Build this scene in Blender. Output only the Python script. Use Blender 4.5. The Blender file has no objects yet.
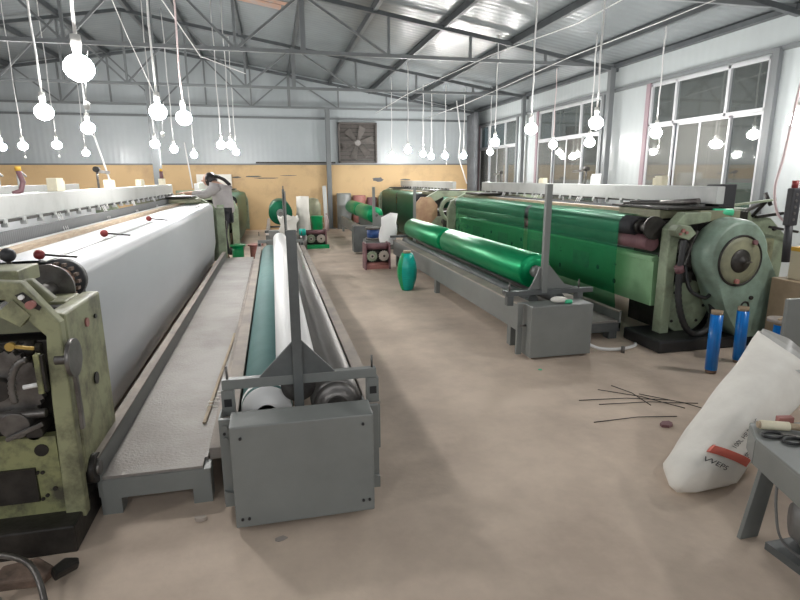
import bpy, bmesh, math, random
from mathutils import Vector, Matrix
random.seed(7)
PI = math.pi
scene = bpy.context.scene
C = scene.collection

# ---------------------------------------------------------------- camera, world, exposure
cam_data = bpy.data.cameras.new('camera')
cam = bpy.data.objects.new('camera', cam_data)
C.objects.link(cam)
cam_data.sensor_width = 36.0
cam_data.lens = 540.0 / 800.0 * 36.0
cam_data.clip_end = 200
yaw, pit, rol = math.radians(12.98), math.radians(12.79), math.radians(-0.298)
fw = Vector((math.sin(yaw)*math.cos(pit), math.cos(yaw)*math.cos(pit), -math.sin(pit)))
rt = Vector((math.cos(yaw), -math.sin(yaw), 0))
up = rt.cross(fw)
r2 = math.cos(rol)*rt + math.sin(rol)*up
u2 = -math.sin(rol)*rt + math.cos(rol)*up
m3 = Matrix((r2, u2, -fw)).transposed()
cam.matrix_world = Matrix.Translation((0, 0, 1.6)) @ m3.to_4x4()
scene.camera = cam

w = bpy.data.worlds.new('dusk'); scene.world = w
w.use_nodes = True
w.node_tree.nodes['Background'].inputs[0].default_value = (0.50, 0.56, 0.62, 1)
w.node_tree.nodes['Background'].inputs[1].default_value = 0.32
vs = scene.view_settings
vs.view_transform = 'Standard'
try: vs.look = 'None'
except Exception: pass
vs.gamma = 1.0
vs.exposure = 1.22
vs.use_curve_mapping = False
BULB_POWER = 100.0

# ---------------------------------------------------------------- materials
def mat(name, col, rough=0.6, metal=0.0, col2=None, scale=6.0, amount=0.5, lo=0.35, hi=0.65,
        bump=0.0, bscale=40.0, stretch=(1, 1, 1), coat=0.0, spec=0.5):
    m = bpy.data.materials.new(name); m.use_nodes = True
    nt = m.node_tree; b = nt.nodes['Principled BSDF']
    b.inputs['Base Color'].default_value = (*col, 1)
    b.inputs['Roughness'].default_value = rough
    b.inputs['Metallic'].default_value = metal
    b.inputs['Specular IOR Level'].default_value = spec
    if coat: b.inputs['Coat Weight'].default_value = coat
    tc = nt.nodes.new('ShaderNodeTexCoord')
    mp = nt.nodes.new('ShaderNodeMapping'); mp.inputs['Scale'].default_value = stretch
    nt.links.new(tc.outputs['Object'], mp.inputs['Vector'])
    if col2 is not None:
        n = nt.nodes.new('ShaderNodeTexNoise'); n.inputs['Scale'].default_value = scale
        n.inputs['Detail'].default_value = 6; n.inputs['Roughness'].default_value = 0.65
        nt.links.new(mp.outputs['Vector'], n.inputs['Vector'])
        r = nt.nodes.new('ShaderNodeValToRGB')
        r.color_ramp.elements[0].position = lo; r.color_ramp.elements[0].color = (*col2, 1)
        r.color_ramp.elements[1].position = hi; r.color_ramp.elements[1].color = (*col, 1)
        nt.links.new(n.outputs['Fac'], r.inputs['Fac'])
        nt.links.new(r.outputs['Color'], b.inputs['Base Color'])
    if bump:
        n2 = nt.nodes.new('ShaderNodeTexNoise'); n2.inputs['Scale'].default_value = bscale
        n2.inputs['Detail'].default_value = 4
        nt.links.new(mp.outputs['Vector'], n2.inputs['Vector'])
        bp = nt.nodes.new('ShaderNodeBump'); bp.inputs['Strength'].default_value = bump
        bp.inputs['Distance'].default_value = 0.01
        nt.links.new(n2.outputs['Fac'], bp.inputs['Height'])
        nt.links.new(bp.outputs['Normal'], b.inputs['Normal'])
    return m

def emis(name, col, s):
    m = bpy.data.materials.new(name); m.use_nodes = True
    b = m.node_tree.nodes['Principled BSDF']
    b.inputs['Base Color'].default_value = (*col, 1)
    b.inputs['Emission Color'].default_value = (*col, 1)
    b.inputs['Emission Strength'].default_value = s
    return m

def ribbed(name, col, axis, period, rough=0.3, strength=0.35, col2=None, metal=0.0, dist=0.01):
    """painted sheet metal with ribs repeating along one world axis"""
    m = mat(name, col, rough, metal, col2=col2, scale=1.2, lo=0.3, hi=0.7)
    nt = m.node_tree; b = nt.nodes['Principled BSDF']
    tc = nt.nodes.new('ShaderNodeTexCoord'); sp = nt.nodes.new('ShaderNodeSeparateXYZ')
    nt.links.new(tc.outputs['Object'], sp.inputs[0])
    mu = nt.nodes.new('ShaderNodeMath'); mu.operation = 'MULTIPLY'; mu.inputs[1].default_value = 2*PI/period
    nt.links.new(sp.outputs[axis], mu.inputs[0])
    si = nt.nodes.new('ShaderNodeMath'); si.operation = 'SINE'
    nt.links.new(mu.outputs[0], si.inputs[0])
    bp = nt.nodes.new('ShaderNodeBump'); bp.inputs['Strength'].default_value = strength
    bp.inputs['Distance'].default_value = dist
    nt.links.new(si.outputs[0], bp.inputs['Height'])
    nt.links.new(bp.outputs['Normal'], b.inputs['Normal'])
    return m

def net_material(name, col, trans, rough=0.35):
    m = mat(name, col, rough, 0.5, col2=tuple(c*0.75 for c in col), scale=3, stretch=(1, .3, 6))
    nt = m.node_tree; b = nt.nodes['Principled BSDF']; out = nt.nodes['Material Output']
    t = nt.nodes.new('ShaderNodeBsdfTransparent'); t.inputs[0].default_value = (0.45, 0.95, 0.62, 1)
    mx = nt.nodes.new('ShaderNodeMixShader'); mx.inputs[0].default_value = trans
    nt.links.new(b.outputs[0], mx.inputs[1]); nt.links.new(t.outputs[0], mx.inputs[2])
    nt.links.new(mx.outputs[0], out.inputs['Surface'])
    return m

def glass_material(name, tint, gloss, trans):
    m = bpy.data.materials.new(name); m.use_nodes = True
    nt = m.node_tree; out = nt.nodes['Material Output']; nt.nodes.remove(nt.nodes['Principled BSDF'])
    t = nt.nodes.new('ShaderNodeBsdfTransparent'); t.inputs[0].default_value = (*tint, 1)
    g = nt.nodes.new('ShaderNodeBsdfGlossy'); g.inputs['Roughness'].default_value = 0.04
    g.inputs['Color'].default_value = (.9, .92, .92, 1)
    d = nt.nodes.new('ShaderNodeBsdfDiffuse'); d.inputs[0].default_value = (0.20, 0.20, 0.185, 1)
    m1 = nt.nodes.new('ShaderNodeMixShader'); m1.inputs[0].default_value = trans
    nt.links.new(t.outputs[0], m1.inputs[1]); nt.links.new(d.outputs[0], m1.inputs[2])
    m2 = nt.nodes.new('ShaderNodeMixShader'); m2.inputs[0].default_value = gloss
    nt.links.new(m1.outputs[0], m2.inputs[1]); nt.links.new(g.outputs[0], m2.inputs[2])
    nt.links.new(m2.outputs[0], out.inputs['Surface'])
    return m

M = {}
M['concrete'] = mat('concrete_floor', (0.64, 0.52, 0.42), 0.75, col2=(0.45, 0.36, 0.29), scale=0.9, lo=0.36, hi=0.6, bump=0.25, bscale=18)
M['panel'] = ribbed('white_wall_panel', (0.39, 0.42, 0.435), 0, 0.15, 0.30, 0.10, col2=(0.35, 0.38, 0.395))
M['panel_side'] = ribbed('white_side_panel', (0.40, 0.43, 0.435), 1, 0.15, 0.30, 0.10, col2=(0.365, 0.39, 0.395))
M['roof'] = ribbed('roof_panel', (0.20, 0.22, 0.23), 1, 0.16, 0.26, 0.22, col2=(0.165, 0.182, 0.19), dist=.008)
M['orange'] = mat('orange_plaster', (0.58, 0.405, 0.215), 0.7, col2=(0.45, 0.31, 0.175), scale=1.3, lo=0.28, hi=0.5, bump=0.1)
M['steel'] = mat('grey_painted_steel', (0.15, 0.16, 0.165), 0.5, 0.1, col2=(0.14, 0.15, 0.155), scale=3)
M['purlin'] = mat('dark_purlin_steel', (0.085, 0.095, 0.10), 0.5, 0.2, col2=(0.06, 0.065, 0.07), scale=3)
M['rust'] = mat('rusty_patch', (0.42, 0.19, 0.10), 0.8, col2=(0.3, 0.26, .24), scale=4)
M['winder'] = mat('winder_grey_paint', (0.215, 0.225, 0.215), 0.42, 0.0, col2=(0.185, 0.193, 0.185), scale=2.5, bump=.03)
M['winder_dark'] = mat('winder_dark_paint', (0.125, 0.135, 0.135), 0.45, 0.1, col2=(0.09, 0.095, 0.095), scale=5)
M['dusty'] = mat('dusty_rail', (0.42, 0.36, 0.31), 0.75, col2=(0.28, 0.25, 0.23), scale=4, lo=.3, hi=.6)
M['tread'] = mat('dusty_checker_plate', (0.35, 0.325, 0.30), 0.5, 0.15, col2=(0.25, 0.22, 0.20), scale=1.6, lo=.35, hi=.6, bump=.4, bscale=60)
M['teal'] = mat('teal_cloth', (0.12, 0.235, 0.225), 0.7, col2=(0.10, 0.20, 0.195), scale=3, bump=.05)
M['chrome'] = mat('steel_roller', (0.30, 0.285, 0.275), 0.42, 0.6, col2=(0.23, 0.215, 0.205), scale=3, stretch=(1, .2, 1))
M['white_cloth'] = mat('white_cloth', (0.52, 0.535, 0.56), 0.4, col2=(0.475, 0.49, 0.51), scale=2, stretch=(1, .3, 1))
M['white_roll'] = mat('white_roll', (0.86, 0.85, 0.84), 0.5)
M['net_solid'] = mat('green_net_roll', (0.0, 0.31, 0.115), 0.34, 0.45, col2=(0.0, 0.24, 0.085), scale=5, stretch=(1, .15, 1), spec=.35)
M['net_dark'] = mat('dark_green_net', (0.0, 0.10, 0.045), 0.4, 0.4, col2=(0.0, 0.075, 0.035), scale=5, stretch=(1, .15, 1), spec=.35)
M['net'] = net_material('green_net', (0.0, 0.19, 0.085), 0.44, 0.42)
M['lgreen'] = mat('pale_green_paint', (0.29, 0.345, 0.235), 0.5, col2=(0.16, 0.18, 0.125), scale=5, lo=.3, hi=.55, bump=.05)
M['beamgreen'] = mat('light_green_beam', (0.25, 0.44, 0.24), 0.45, col2=(0.19, 0.34, 0.18), scale=3, lo=.3, hi=.55)
M['ygreen'] = mat('yellowed_green_paint', (0.28, 0.285, 0.165), 0.5, col2=(0.11, 0.105, 0.065), scale=7, lo=.34, hi=.56, bump=.08)
M['ygreen2'] = mat('yellow_green_plate', (0.25, 0.255, 0.12), 0.5, col2=(0.07, 0.065, 0.045), scale=7, lo=.35, hi=.55, bump=.08)
M['seagreen'] = mat('sea_green_casting', (0.25, 0.345, 0.28), 0.45, col2=(0.155, 0.20, 0.155), scale=4, lo=.3, hi=.6, bump=.04)
M['greasy'] = mat('greasy_iron', (0.045, 0.04, 0.036), 0.45, 0.4, col2=(0.02, 0.018, 0.016), scale=9, bump=.2)
M['iron'] = mat('worn_iron', (0.20, 0.19, 0.18), 0.4, 0.7, col2=(0.10, 0.09, 0.085), scale=8)
M['rubber'] = mat('black_rubber', (0.02, 0.02, 0.021), 0.5)
M['whitebeam'] = mat('white_beam_paint', (0.45, 0.46, 0.45), 0.35, col2=(0.36, 0.37, 0.36), scale=2.5, lo=.3, hi=.5)
M['reed'] = ribbed('reed_wires', (0.13, 0.135, 0.14), 1, 0.03, 0.5, 0.1, metal=.2)
M['wood'] = mat('worn_wood', (0.47, 0.37, 0.26), 0.7, col2=(0.33, 0.25, 0.17), scale=8, stretch=(8, 1, 8))
M['cream'] = mat('cream_block', (0.78, 0.72, 0.55), 0.7, col2=(0.68, .62, .46), scale=12)
M['red'] = mat('red_plastic', (0.22, 0.03, 0.03), 0.3)
M['redpaint'] = mat('faded_red_paint', (0.42, 0.17, 0.15), 0.6, col2=(0.28, .12, .10), scale=10)
M['maroon'] = mat('maroon_roller', (0.22, 0.11, 0.12), 0.5, col2=(0.15, .07, .08), scale=6)
M['black'] = mat('black_cloth_roller', (0.028, 0.028, 0.032), 0.55)
M['blue'] = mat('blue_yarn', (0.0, 0.13, 0.50), 0.28, col2=(0.0, 0.20, 0.62), scale=10, stretch=(6, 6, .3), coat=.3)
M['bluedark'] = mat('blue_spool', (0.03, 0.08, 0.25), 0.4)
M['tealyarn'] = mat('teal_yarn', (0.0, 0.40, 0.33), 0.3, col2=(0.0, 0.27, 0.22), scale=8, stretch=(1, 1, 12))
M['greenyarn'] = mat('green_yarn', (0.0, 0.31, 0.10), 0.3, col2=(0.0, 0.22, .07), scale=8, stretch=(1, 1, 12))
M['sack'] = mat('white_woven_sack', (0.80, 0.77, 0.71), 0.6, col2=(0.72, 0.685, 0.63), scale=5, bump=.3, bscale=9)
M['sack_in'] = mat('thin_plastic_bag', (0.50, 0.49, 0.46), 0.4, col2=(0.42, .41, .39), scale=5, bump=.4, bscale=9)
M['redprint'] = mat('red_print', (0.62, 0.12, 0.08), 0.6)
M['blackprint'] = mat('black_print', (0.05, 0.045, 0.045), 0.7)
M['cardboard'] = mat('cardboard', (0.36, 0.27, 0.18), 0.7, col2=(0.27, .20, .13), scale=4)
M['carton'] = mat('pale_carton', (0.62, 0.55, 0.40), 0.7)
M['amber'] = mat('amber_label', (0.65, 0.38, 0.05), 0.6)
M['cord'] = mat('white_cord', (0.72, 0.71, 0.70), 0.5)
M['pinkcord'] = mat('pinkish_cord', (0.62, 0.50, 0.50), 0.5)
M['socket'] = mat('bulb_socket', (0.70, 0.69, 0.66), 0.4)
M['bulb'] = emis('lit_bulb', (1.0, 0.985, 0.96), BULB_POWER)
M['alu'] = mat('window_aluminium', (0.44, 0.445, 0.46), 0.4, 0.1)
M['plum'] = mat('window_reveal_plum', (0.24, 0.17, 0.19), 0.6)
M['glass'] = glass_material('window_glass', (0.62, 0.68, 0.68), 0.13, 0.22)
M['glass2'] = glass_material('dusty_sash_glass', (0.6, 0.6, 0.58), 0.13, 0.55)
M['brick'] = mat('outside_brown_wall', (0.20, 0.12, 0.09), 0.8, col2=(.15, .09, .07), scale=3)
M['outgrey'] = mat('outside_grey_wall', (0.19, 0.22, 0.23), 0.8, col2=(.16, .18, .19), scale=1)
M['outgreen'] = mat('outside_green_sheet', (0.02, 0.30, 0.10), 0.6)
M['curtain'] = mat('grey_curtain', (0.13, 0.135, 0.145), 0.8, col2=(.09, .095, .10), scale=3)
M['jacket'] = mat('pale_grey_jacket', (0.46, 0.43, 0.43), 0.8, col2=(.38, .355, .36), scale=6, bump=.2, bscale=12)
M['trousers'] = mat('dark_trousers', (0.05, 0.05, 0.06), 0.8)
M['hair'] = mat('black_hair', (0.015, 0.012, 0.012), 0.45)
M['skin'] = mat('skin', (0.55, 0.33, 0.24), 0.5)
M['shoe'] = mat('dark_shoe', (0.03, 0.03, 0.03), 0.5)
M['fan'] = mat('dusty_fan_metal', (0.13, 0.115, 0.105), 0.6, 0.3, col2=(0.09, .08, .075), scale=8)
M['motor'] = mat('motor_grey', (0.24, 0.235, 0.23), 0.45, 0.3, col2=(.16, .155, .15), scale=6)
M['paper'] = mat('paper_scrap', (0.62, 0.58, 0.52), 0.8)
M['mint'] = mat('mint_plastic', (0.08, 0.60, 0.32), 0.4)
M['olive'] = mat('olive_box_paint', (0.27, 0.27, 0.17), 0.5, col2=(.18, .18, .12), scale=5)
M['grime'] = mat('grimy_floor_scrap', (0.25, 0.17, 0.13), 0.8, col2=(.09, .065, .05), scale=9)
M['brass'] = mat('brass_lever', (0.45, 0.30, 0.08), 0.4, 0.5)
M['orangedisc'] = mat('rust_orange_paint', (0.50, 0.34, 0.20), 0.5, col2=(0.36, .2, .12), scale=5)

# ---------------------------------------------------------------- mesh helpers
class MB:
    def __init__(s): s.v = []; s.f = []; s.mi = []; s.sm = []; s.mats = []
    def _m(s, m):
        if m not in s.mats: s.mats.append(m)
        return s.mats.index(m)
    def add(s, vs, fs, m, smooth=False):
        o = len(s.v); s.v += [tuple(v) for v in vs]; k = s._m(m)
        for f in fs: s.f.append([o+i for i in f]); s.mi.append(k); s.sm.append(smooth)
        return s
    def box(s, x0, x1, y0, y1, z0, z1, m):
        x0, x1 = sorted((x0, x1)); y0, y1 = sorted((y0, y1)); z0, z1 = sorted((z0, z1))
        vs = [(x, y, z) for z in (z0, z1) for y in (y0, y1) for x in (x0, x1)]
        return s.add(vs, [(0, 2, 3, 1), (4, 5, 7, 6), (0, 1, 5, 4), (2, 6, 7, 3), (0, 4, 6, 2), (1, 3, 7, 5)], m)
    def prism(s, poly, m, depth_axis, d0, d1, smooth=False):
        """poly in the two other axes (order kept), extruded d0..d1 along depth_axis"""
        def mk(a, b, d):
            return {'x': (d, a, b), 'y': (a, d, b), 'z': (a, b, d)}[depth_axis]
        n = len(poly); vs = [mk(a, b, d0) for a, b in poly]+[mk(a, b, d1) for a, b in poly]
        fs = [tuple(range(n)), tuple(range(2*n-1, n-1, -1))]+[(i, (i+1) % n+0, (i+1) % n+n, i+n) for i in range(n)]
        return s.add(vs, fs, m, smooth)
    def cyl(s, p0, p1, r0, m, r1=None, seg=20, caps=True, smooth=True):
        p0 = Vector(p0); p1 = Vector(p1); r1 = r0 if r1 is None else r1
        d = (p1-p0).normalized(); a = d.orthogonal().normalized(); b = d.cross(a)
        vs = []
        for p, r in ((p0, r0), (p1, r1)):
            for i in range(seg):
                t = 2*PI*i/seg; vs.append(p+(a*math.cos(t)+b*math.sin(t))*r)
        s.add(vs, [(i, (i+1) % seg, (i+1) % seg+seg, i+seg) for i in range(seg)], m, smooth)
        if caps:
            s.add(vs, [tuple(range(seg))[::-1], tuple(range(seg, 2*seg))], m)
        return s
    def bar(s, p0, p1, w, h, m):
        p0 = Vector(p0); p1 = Vector(p1); d = (p1-p0).normalized()
        upv = Vector((0, 0, 1)) if abs(d.z) < .95 else Vector((0, 1, 0))
        a = d.cross(upv).normalized(); b = a.cross(d)
        vs = [p+a*i*w/2+b*j*h/2 for p in (p0, p1) for i, j in ((-1, -1), (1, -1), (1, 1), (-1, 1))]
        return s.add(vs, [(3, 2, 1, 0), (4, 5, 6, 7), (0, 1, 5, 4), (1, 2, 6, 5), (2, 3, 7, 6), (3, 0, 4, 7)], m)
    def tube(s, pts, r, m, seg=8, smooth=True, rib=0.0):
        pts = [Vector(p) for p in pts]; rings = []; a = None
        for i, p in enumerate(pts):
            d = (pts[min(i+1, len(pts)-1)]-pts[max(i-1, 0)]).normalized()
            a = d.orthogonal().normalized() if a is None else (a-d*a.dot(d)).normalized()
            b = d.cross(a); rr = r*(1+(rib if i % 2 else -rib))
            rings.append([p+(a*math.cos(2*PI*k/seg)+b*math.sin(2*PI*k/seg))*rr for k in range(seg)])
        vs = [v for g in rings for v in g]; fs = []
        for i in range(len(pts)-1):
            for k in range(seg):
                fs.append((i*seg+k, i*seg+(k+1) % seg, (i+1)*seg+(k+1) % seg, (i+1)*seg+k))
        fs.append(tuple(range(seg))[::-1]); fs.append(tuple((len(pts)-1)*seg+k for k in range(seg)))
        return s.add(vs, fs, m, smooth)
    def lathe(s, base, axis, prof, m, seg=24, smooth=True):
        """prof: (distance along axis, radius)"""
        base = Vector(base); d = Vector(axis).normalized(); a = d.orthogonal().normalized(); b = d.cross(a)
        vs = []; fs = []; n = len(prof)
        for h, r in prof:
            for k in range(seg):
                t = 2*PI*k/seg; vs.append(base+d*h+(a*math.cos(t)+b*math.sin(t))*max(r, 1e-4))
        for i in range(n-1):
            for k in range(seg):
                fs.append((i*seg+k, i*seg+(k+1) % seg, (i+1)*seg+(k+1) % seg, (i+1)*seg+k))
        fs.append(tuple(range(seg))[::-1]); fs.append(tuple((n-1)*seg+k for k in range(seg)))
        return s.add(vs, fs, m, smooth)
    def sphere(s, c, r, m, seg=14, rings=10, sc=(1, 1, 1)):
        vs = []; fs = []
        for i in range(rings+1):
            ph = PI*i/rings
            for k in range(seg):
                t = 2*PI*k/seg
                vs.append((c[0]+r*sc[0]*math.sin(ph)*math.cos(t), c[1]+r*sc[1]*math.sin(ph)*math.sin(t), c[2]+r*sc[2]*math.cos(ph)))
        for i in range(rings):
            for k in range(seg):
                fs.append((i*seg+k, (i+1)*seg+k, (i+1)*seg+(k+1) % seg, i*seg+(k+1) % seg))
        return s.add(vs, fs, m, True)
    def sheet(s, rows, m, smooth=True):
        """rows: list of equal-length point lists"""
        n = len(rows[0]); vs = [p for r in rows for p in r]
        fs = [(i*n+j, i*n+j+1, (i+1)*n+j+1, (i+1)*n+j) for i in range(len(rows)-1) for j in range(n-1)]
        return s.add(vs, fs, m, smooth)
    def build(s, name, parent=None, bevel=0.0, at=None, solid=0.0):
        me = bpy.data.meshes.new(name)
        off = Vector(at) if at is not None else Vector((0, 0, 0))
        me.from_pydata([Vector(v)-off for v in s.v], [], s.f)
        for m in s.mats: me.materials.append(M[m])
        for p, k, sm in zip(me.polygons, s.mi, s.sm): p.material_index = k; p.use_smooth = sm
        bm = bmesh.new(); bm.from_mesh(me)
        bmesh.ops.remove_doubles(bm, verts=bm.verts, dist=1e-5)
        bmesh.ops.recalc_face_normals(bm, faces=bm.faces)
        bm.to_mesh(me); bm.free(); me.update()
        o = bpy.data.objects.new(name, me); C.objects.link(o)
        if solid:
            so = o.modifiers.new('thickness', 'SOLIDIFY'); so.thickness = solid; so.offset = -1
        if bevel:
            bv = o.modifiers.new('bevel', 'BEVEL'); bv.width = bevel; bv.segments = 2
            bv.limit_method = 'ANGLE'; bv.angle_limit = math.radians(50)
        if parent is not None:
            o.parent = parent
            if at is None:
                # keep coordinates in world space although the parent sits at its base
                o.location = -world_loc(parent)
            else:
                o.location = off-world_loc(parent)
        elif at is not None:
            o.location = off
        return o

def world_loc(o):
    l = Vector(o.location)
    while o.parent: o = o.parent; l = l+Vector(o.location)
    return l

def tag(o, label, cat, group=None, kind=None):
    o['label'] = label; o['category'] = cat
    if group: o['group'] = group
    if kind: o['kind'] = kind
    return o

def thing(name, loc, label, cat, group=None):
    o = bpy.data.objects.new(name, None); o.empty_display_size = .1; C.objects.link(o); o.location = loc
    return tag(o, label, cat, group)

def structure(o, label=None, cat=None):
    o['kind'] = 'structure'
    if label: o['label'] = label
    if cat: o['category'] = cat
    return o

def copy_thing(root, loc, label):
    r = root.copy(); C.objects.link(r); r.location = loc; r['label'] = label
    for ch in list(root.children):
        c = ch.copy(); C.objects.link(c); c.parent = r
        for g in list(ch.children):
            d = g.copy(); C.objects.link(d); d.parent = c
    return r

# ---------------------------------------------------------------- room shell
XL, XR, YB, YF = -12.7, 6.7, 17.9, -4.0
RX, RZ, EZ = -3.03, 5.33, 3.74          # ridge x, ridge height, eaves height
def roofz(x): return RZ-(RZ-EZ)*abs(x-RX)/(XR-RX)

def quadwall(name, boxes, mats, label, cat):
    mb = MB()
    for (a, m) in zip(boxes, mats): mb.box(*a, m)
    return structure(mb.build(name), label, cat)

fl = MB().box(XL-.2, XR+.2, YF, YB+.2, -.12, 0, 'concrete').build('floor')
structure(fl, 'dusty tan concrete workshop floor', 'floor')
ce = MB()
ce.prism([(XL, roofz(XL)), (RX, RZ), (XR+.1, roofz(XR+.1)), (XR+.1, roofz(XR+.1)+.1), (RX, RZ+.1), (XL, roofz(XL)+.1)], 'roof', 'y', YF, YB+.1)
structure(ce.build('ceiling'), 'grey ribbed metal roof sheets over the steel trusses', 'ceiling')
wb = MB()
wb.prism([(XL, 2.0), (XR, 2.0), (XR, roofz(XR)), (RX, RZ), (XL, roofz(XL))], 'panel', 'y', YB, YB+.12)
wbo = wb.build('wall_back'); structure(wbo, 'back wall of white metal panels above orange plaster', 'wall')
MB().box(XL, XR, YB-.10, YB+.12, 0, 2.0, 'orange').build('plaster_base', wbo)
MB().box(XL, XR, YB-.16, YB, 2.0, 2.04, 'steel').build('ledge', wbo)
MB().box(XL, XR, YB-.06, YB-.0, 3.38, 3.44, 'steel').build('girt', wbo)
# dark scuffs on the plaster
sc_ = MB()
for (x0, x1, z0, z1) in ((-.9, -.2, 1.62, 1.68), (-.6, .3, 1.58, 1.62), (.2, .9, 1.66, 1.69), (4.1, 4.5, 1.5, 1.56), (3.15, 3.6, 1.45, 1.62), (-1.2, -.9, 1.6, 1.66)):
    n = 12; pts = []
    for i in range(n):
        t = 2*PI*i/n; rr = .6+.4*random.random()
        pts.append(((x0+x1)/2+math.cos(t)*(x1-x0)/2*rr, (z0+z1)/2+math.sin(t)*(z1-z0)/2*rr))
    sc_.prism(pts, 'curtain', 'y', YB-.106, YB-.099)
sc_.build('scuff_mark', wbo)
structure(MB().box(XL-.12, XL, YF, YB+.1, 0, roofz(XL), 'panel_side').build('wall_left'), 'white panel wall far on the left', 'wall')

# right wall with window openings
wins = [(2.15, 5.0), (6.50, 8.95), (10.45, 13.2), (14.5, 17.25)]
WZ0, WZ1, WT = 0.95, 3.19, 2.47
wr = MB(); y = YF
for (a, b) in wins:
    wr.box(XR, XR+.14, y, a, 0, roofz(XR)+.03, 'panel_side')
    wr.box(XR, XR+.14, a, b, 0, WZ0, 'panel_side')
    wr.box(XR, XR+.14, a, b, WZ1, roofz(XR)+.03, 'panel_side'); y = b
wr.box(XR, XR+.14, y, YB+.1, 0, roofz(XR)+.03, 'panel_side')
wro = wr.build('wall_right'); structure(wro, 'white panelled right wall with a row of windows', 'wall')
MB().box(XR-.05, XR, YF, YB, 3.21, 3.27, 'steel').build('girt', wro)
MB().box(XR-.10, XR, YF, YB, roofz(XR)-.09, roofz(XR)-.02, 'purlin').build('eaves_channel', wro)

def window(n, y0, y1, label):
    e = bpy.data.objects.new('window_%d' % n, None); C.objects.link(e); e.location = (XR, (y0+y1)/2, WZ0)
    structure(e, label, 'window')
    f = MB(); X0, X1 = XR-.02, XR+.06; t = .05
    for zz in (WZ0, WT, WZ1-t): f.box(X0, X1, y0, y1, zz, zz+t, 'alu')
    for yy in (y0, y1-t): f.box(X0, X1, yy, yy+t, WZ0, WZ1, 'alu')
    L = y1-y0
    for k in (.29, .74): f.box(X0, X1, y0+L*k-t/2, y0+L*k+t/2, WT, WZ1, 'alu')
    f.build('window_frame', e, .004)
    MB().box(X0-.02, X1, y0-.09, y0, WZ0-.05, WZ1+.03, 'steel').box(X0-.02, X1, y1, y1+.10, WZ0-.05, WZ1+.03, 'plum').build('window_reveal', e)
    MB().box(XR+.02, XR+.026, y0+t, y1-t, WT+t, WZ1-t, 'glass').build('pane', e)
    q = L/4
    for k, (a, b, xo, mt) in enumerate(((0, .26, .035, 'glass'), (.24, .50, .0, 'glass2'), (.40, .72, .035, 'glass2'), (.72, 1, .0, 'glass2'))):
        a = y0+L*a+.01; b = y0+L*b-.01
        s = MB(); w_ = .035
        s.box(XR-.01+xo, XR+.015+xo, a, a+w_, WZ0+t, WT, 'alu').box(XR-.01+xo, XR+.015+xo, b-w_, b, WZ0+t, WT, 'alu')
        s.box(XR-.01+xo, XR+.015+xo, a, b, WZ0+t, WZ0+t+w_, 'alu').box(XR-.01+xo, XR+.015+xo, a, b, WT-w_, WT, 'alu')
        so = s.build('sash', e, .002)
        MB().box(XR+xo, XR+.005+xo, a+w_, b-w_, WZ0+t+w_, WT-w_, mt).build('pane', so)
    return e
window(1, *wins[0], 'aluminium window nearest the camera in the right wall')
window(2, *wins[1], 'large aluminium sliding window right of the round machine housing')
window(3, *wins[2], 'second aluminium window of the right wall beyond the steel column')
window(4, *wins[3], 'farthest aluminium window next to the grey curtain')

# what stands outside the windows
tag(MB().box(9.6, 9.8, 2, 22, 0, 1.75, 'brick').box(9.6, 9.8, 2, 22, 1.75, 4.2, 'outgrey').build('outside_wall'),
    'dim wall with brown lower half seen through the windows', 'wall')
tag(MB().box(8.6, 8.75, 6.6, 9.6, 0, 1.42, 'outgreen').box(8.55, 8.8, 6.6, 9.6, 1.42, 1.47, 'outgreen').build('outside_panel', bevel=.01),
    'bright green panel seen low through the large window', 'panel')

# ---------------------------------------------------------------- trusses, columns, purlins
nodes_r = [5.15, 3.65, 2.13, .64, -.47, -1.75, -3.03]
CH = 3.69
def truss(y, label):
    e = thing('roof_truss', (RX, y, CH), label, 'truss', 'steel roof trusses')
    MB().box(XL, XR, y-.03, y+.03, CH-.03, CH+.03, 'steel').build('bottom_chord', e)
    def tz(x): return roofz(x)-.14
    MB().bar((XR, y, tz(XR)+.02), (RX, y, tz(RX)), .07, .07, 'purlin').build('top_chord', e)
    MB().bar((XL, y, tz(XL)), (RX, y, tz(RX)), .07, .07, 'purlin').build('top_chord', e)
    xs = nodes_r+[2*RX-x for x in nodes_r[:-1]]
    for x in xs:
        if x < XL: continue
        wd = .045 if abs(x-.64) > .01 else .085
        MB().bar((x, y, CH), (x, y, tz(x)), wd, wd, 'steel').build('web_post', e)
    dg = [(.64, 2.13), (.64, -.47), (-1.75, -.47), (-1.75, -3.03)]
    dg += [(2*RX-a, 2*RX-b) for a, b in dg]
    for a, b in dg:
        MB().bar((a, y, tz(a)), (b, y, CH), .04, .04, 'steel').build('web_diagonal', e)
    return e
truss(2.3, 'steel roof truss nearest the camera, above the front of the looms')
truss(6.2, 'steel roof truss seen only at the upper right corner')
truss(10.03, 'steel roof truss crossing the upper part of the picture')
truss(13.9, 'second visible steel roof truss, in the middle of the roof')
truss(17.6, 'rearmost steel roof truss just before the back wall')

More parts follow.
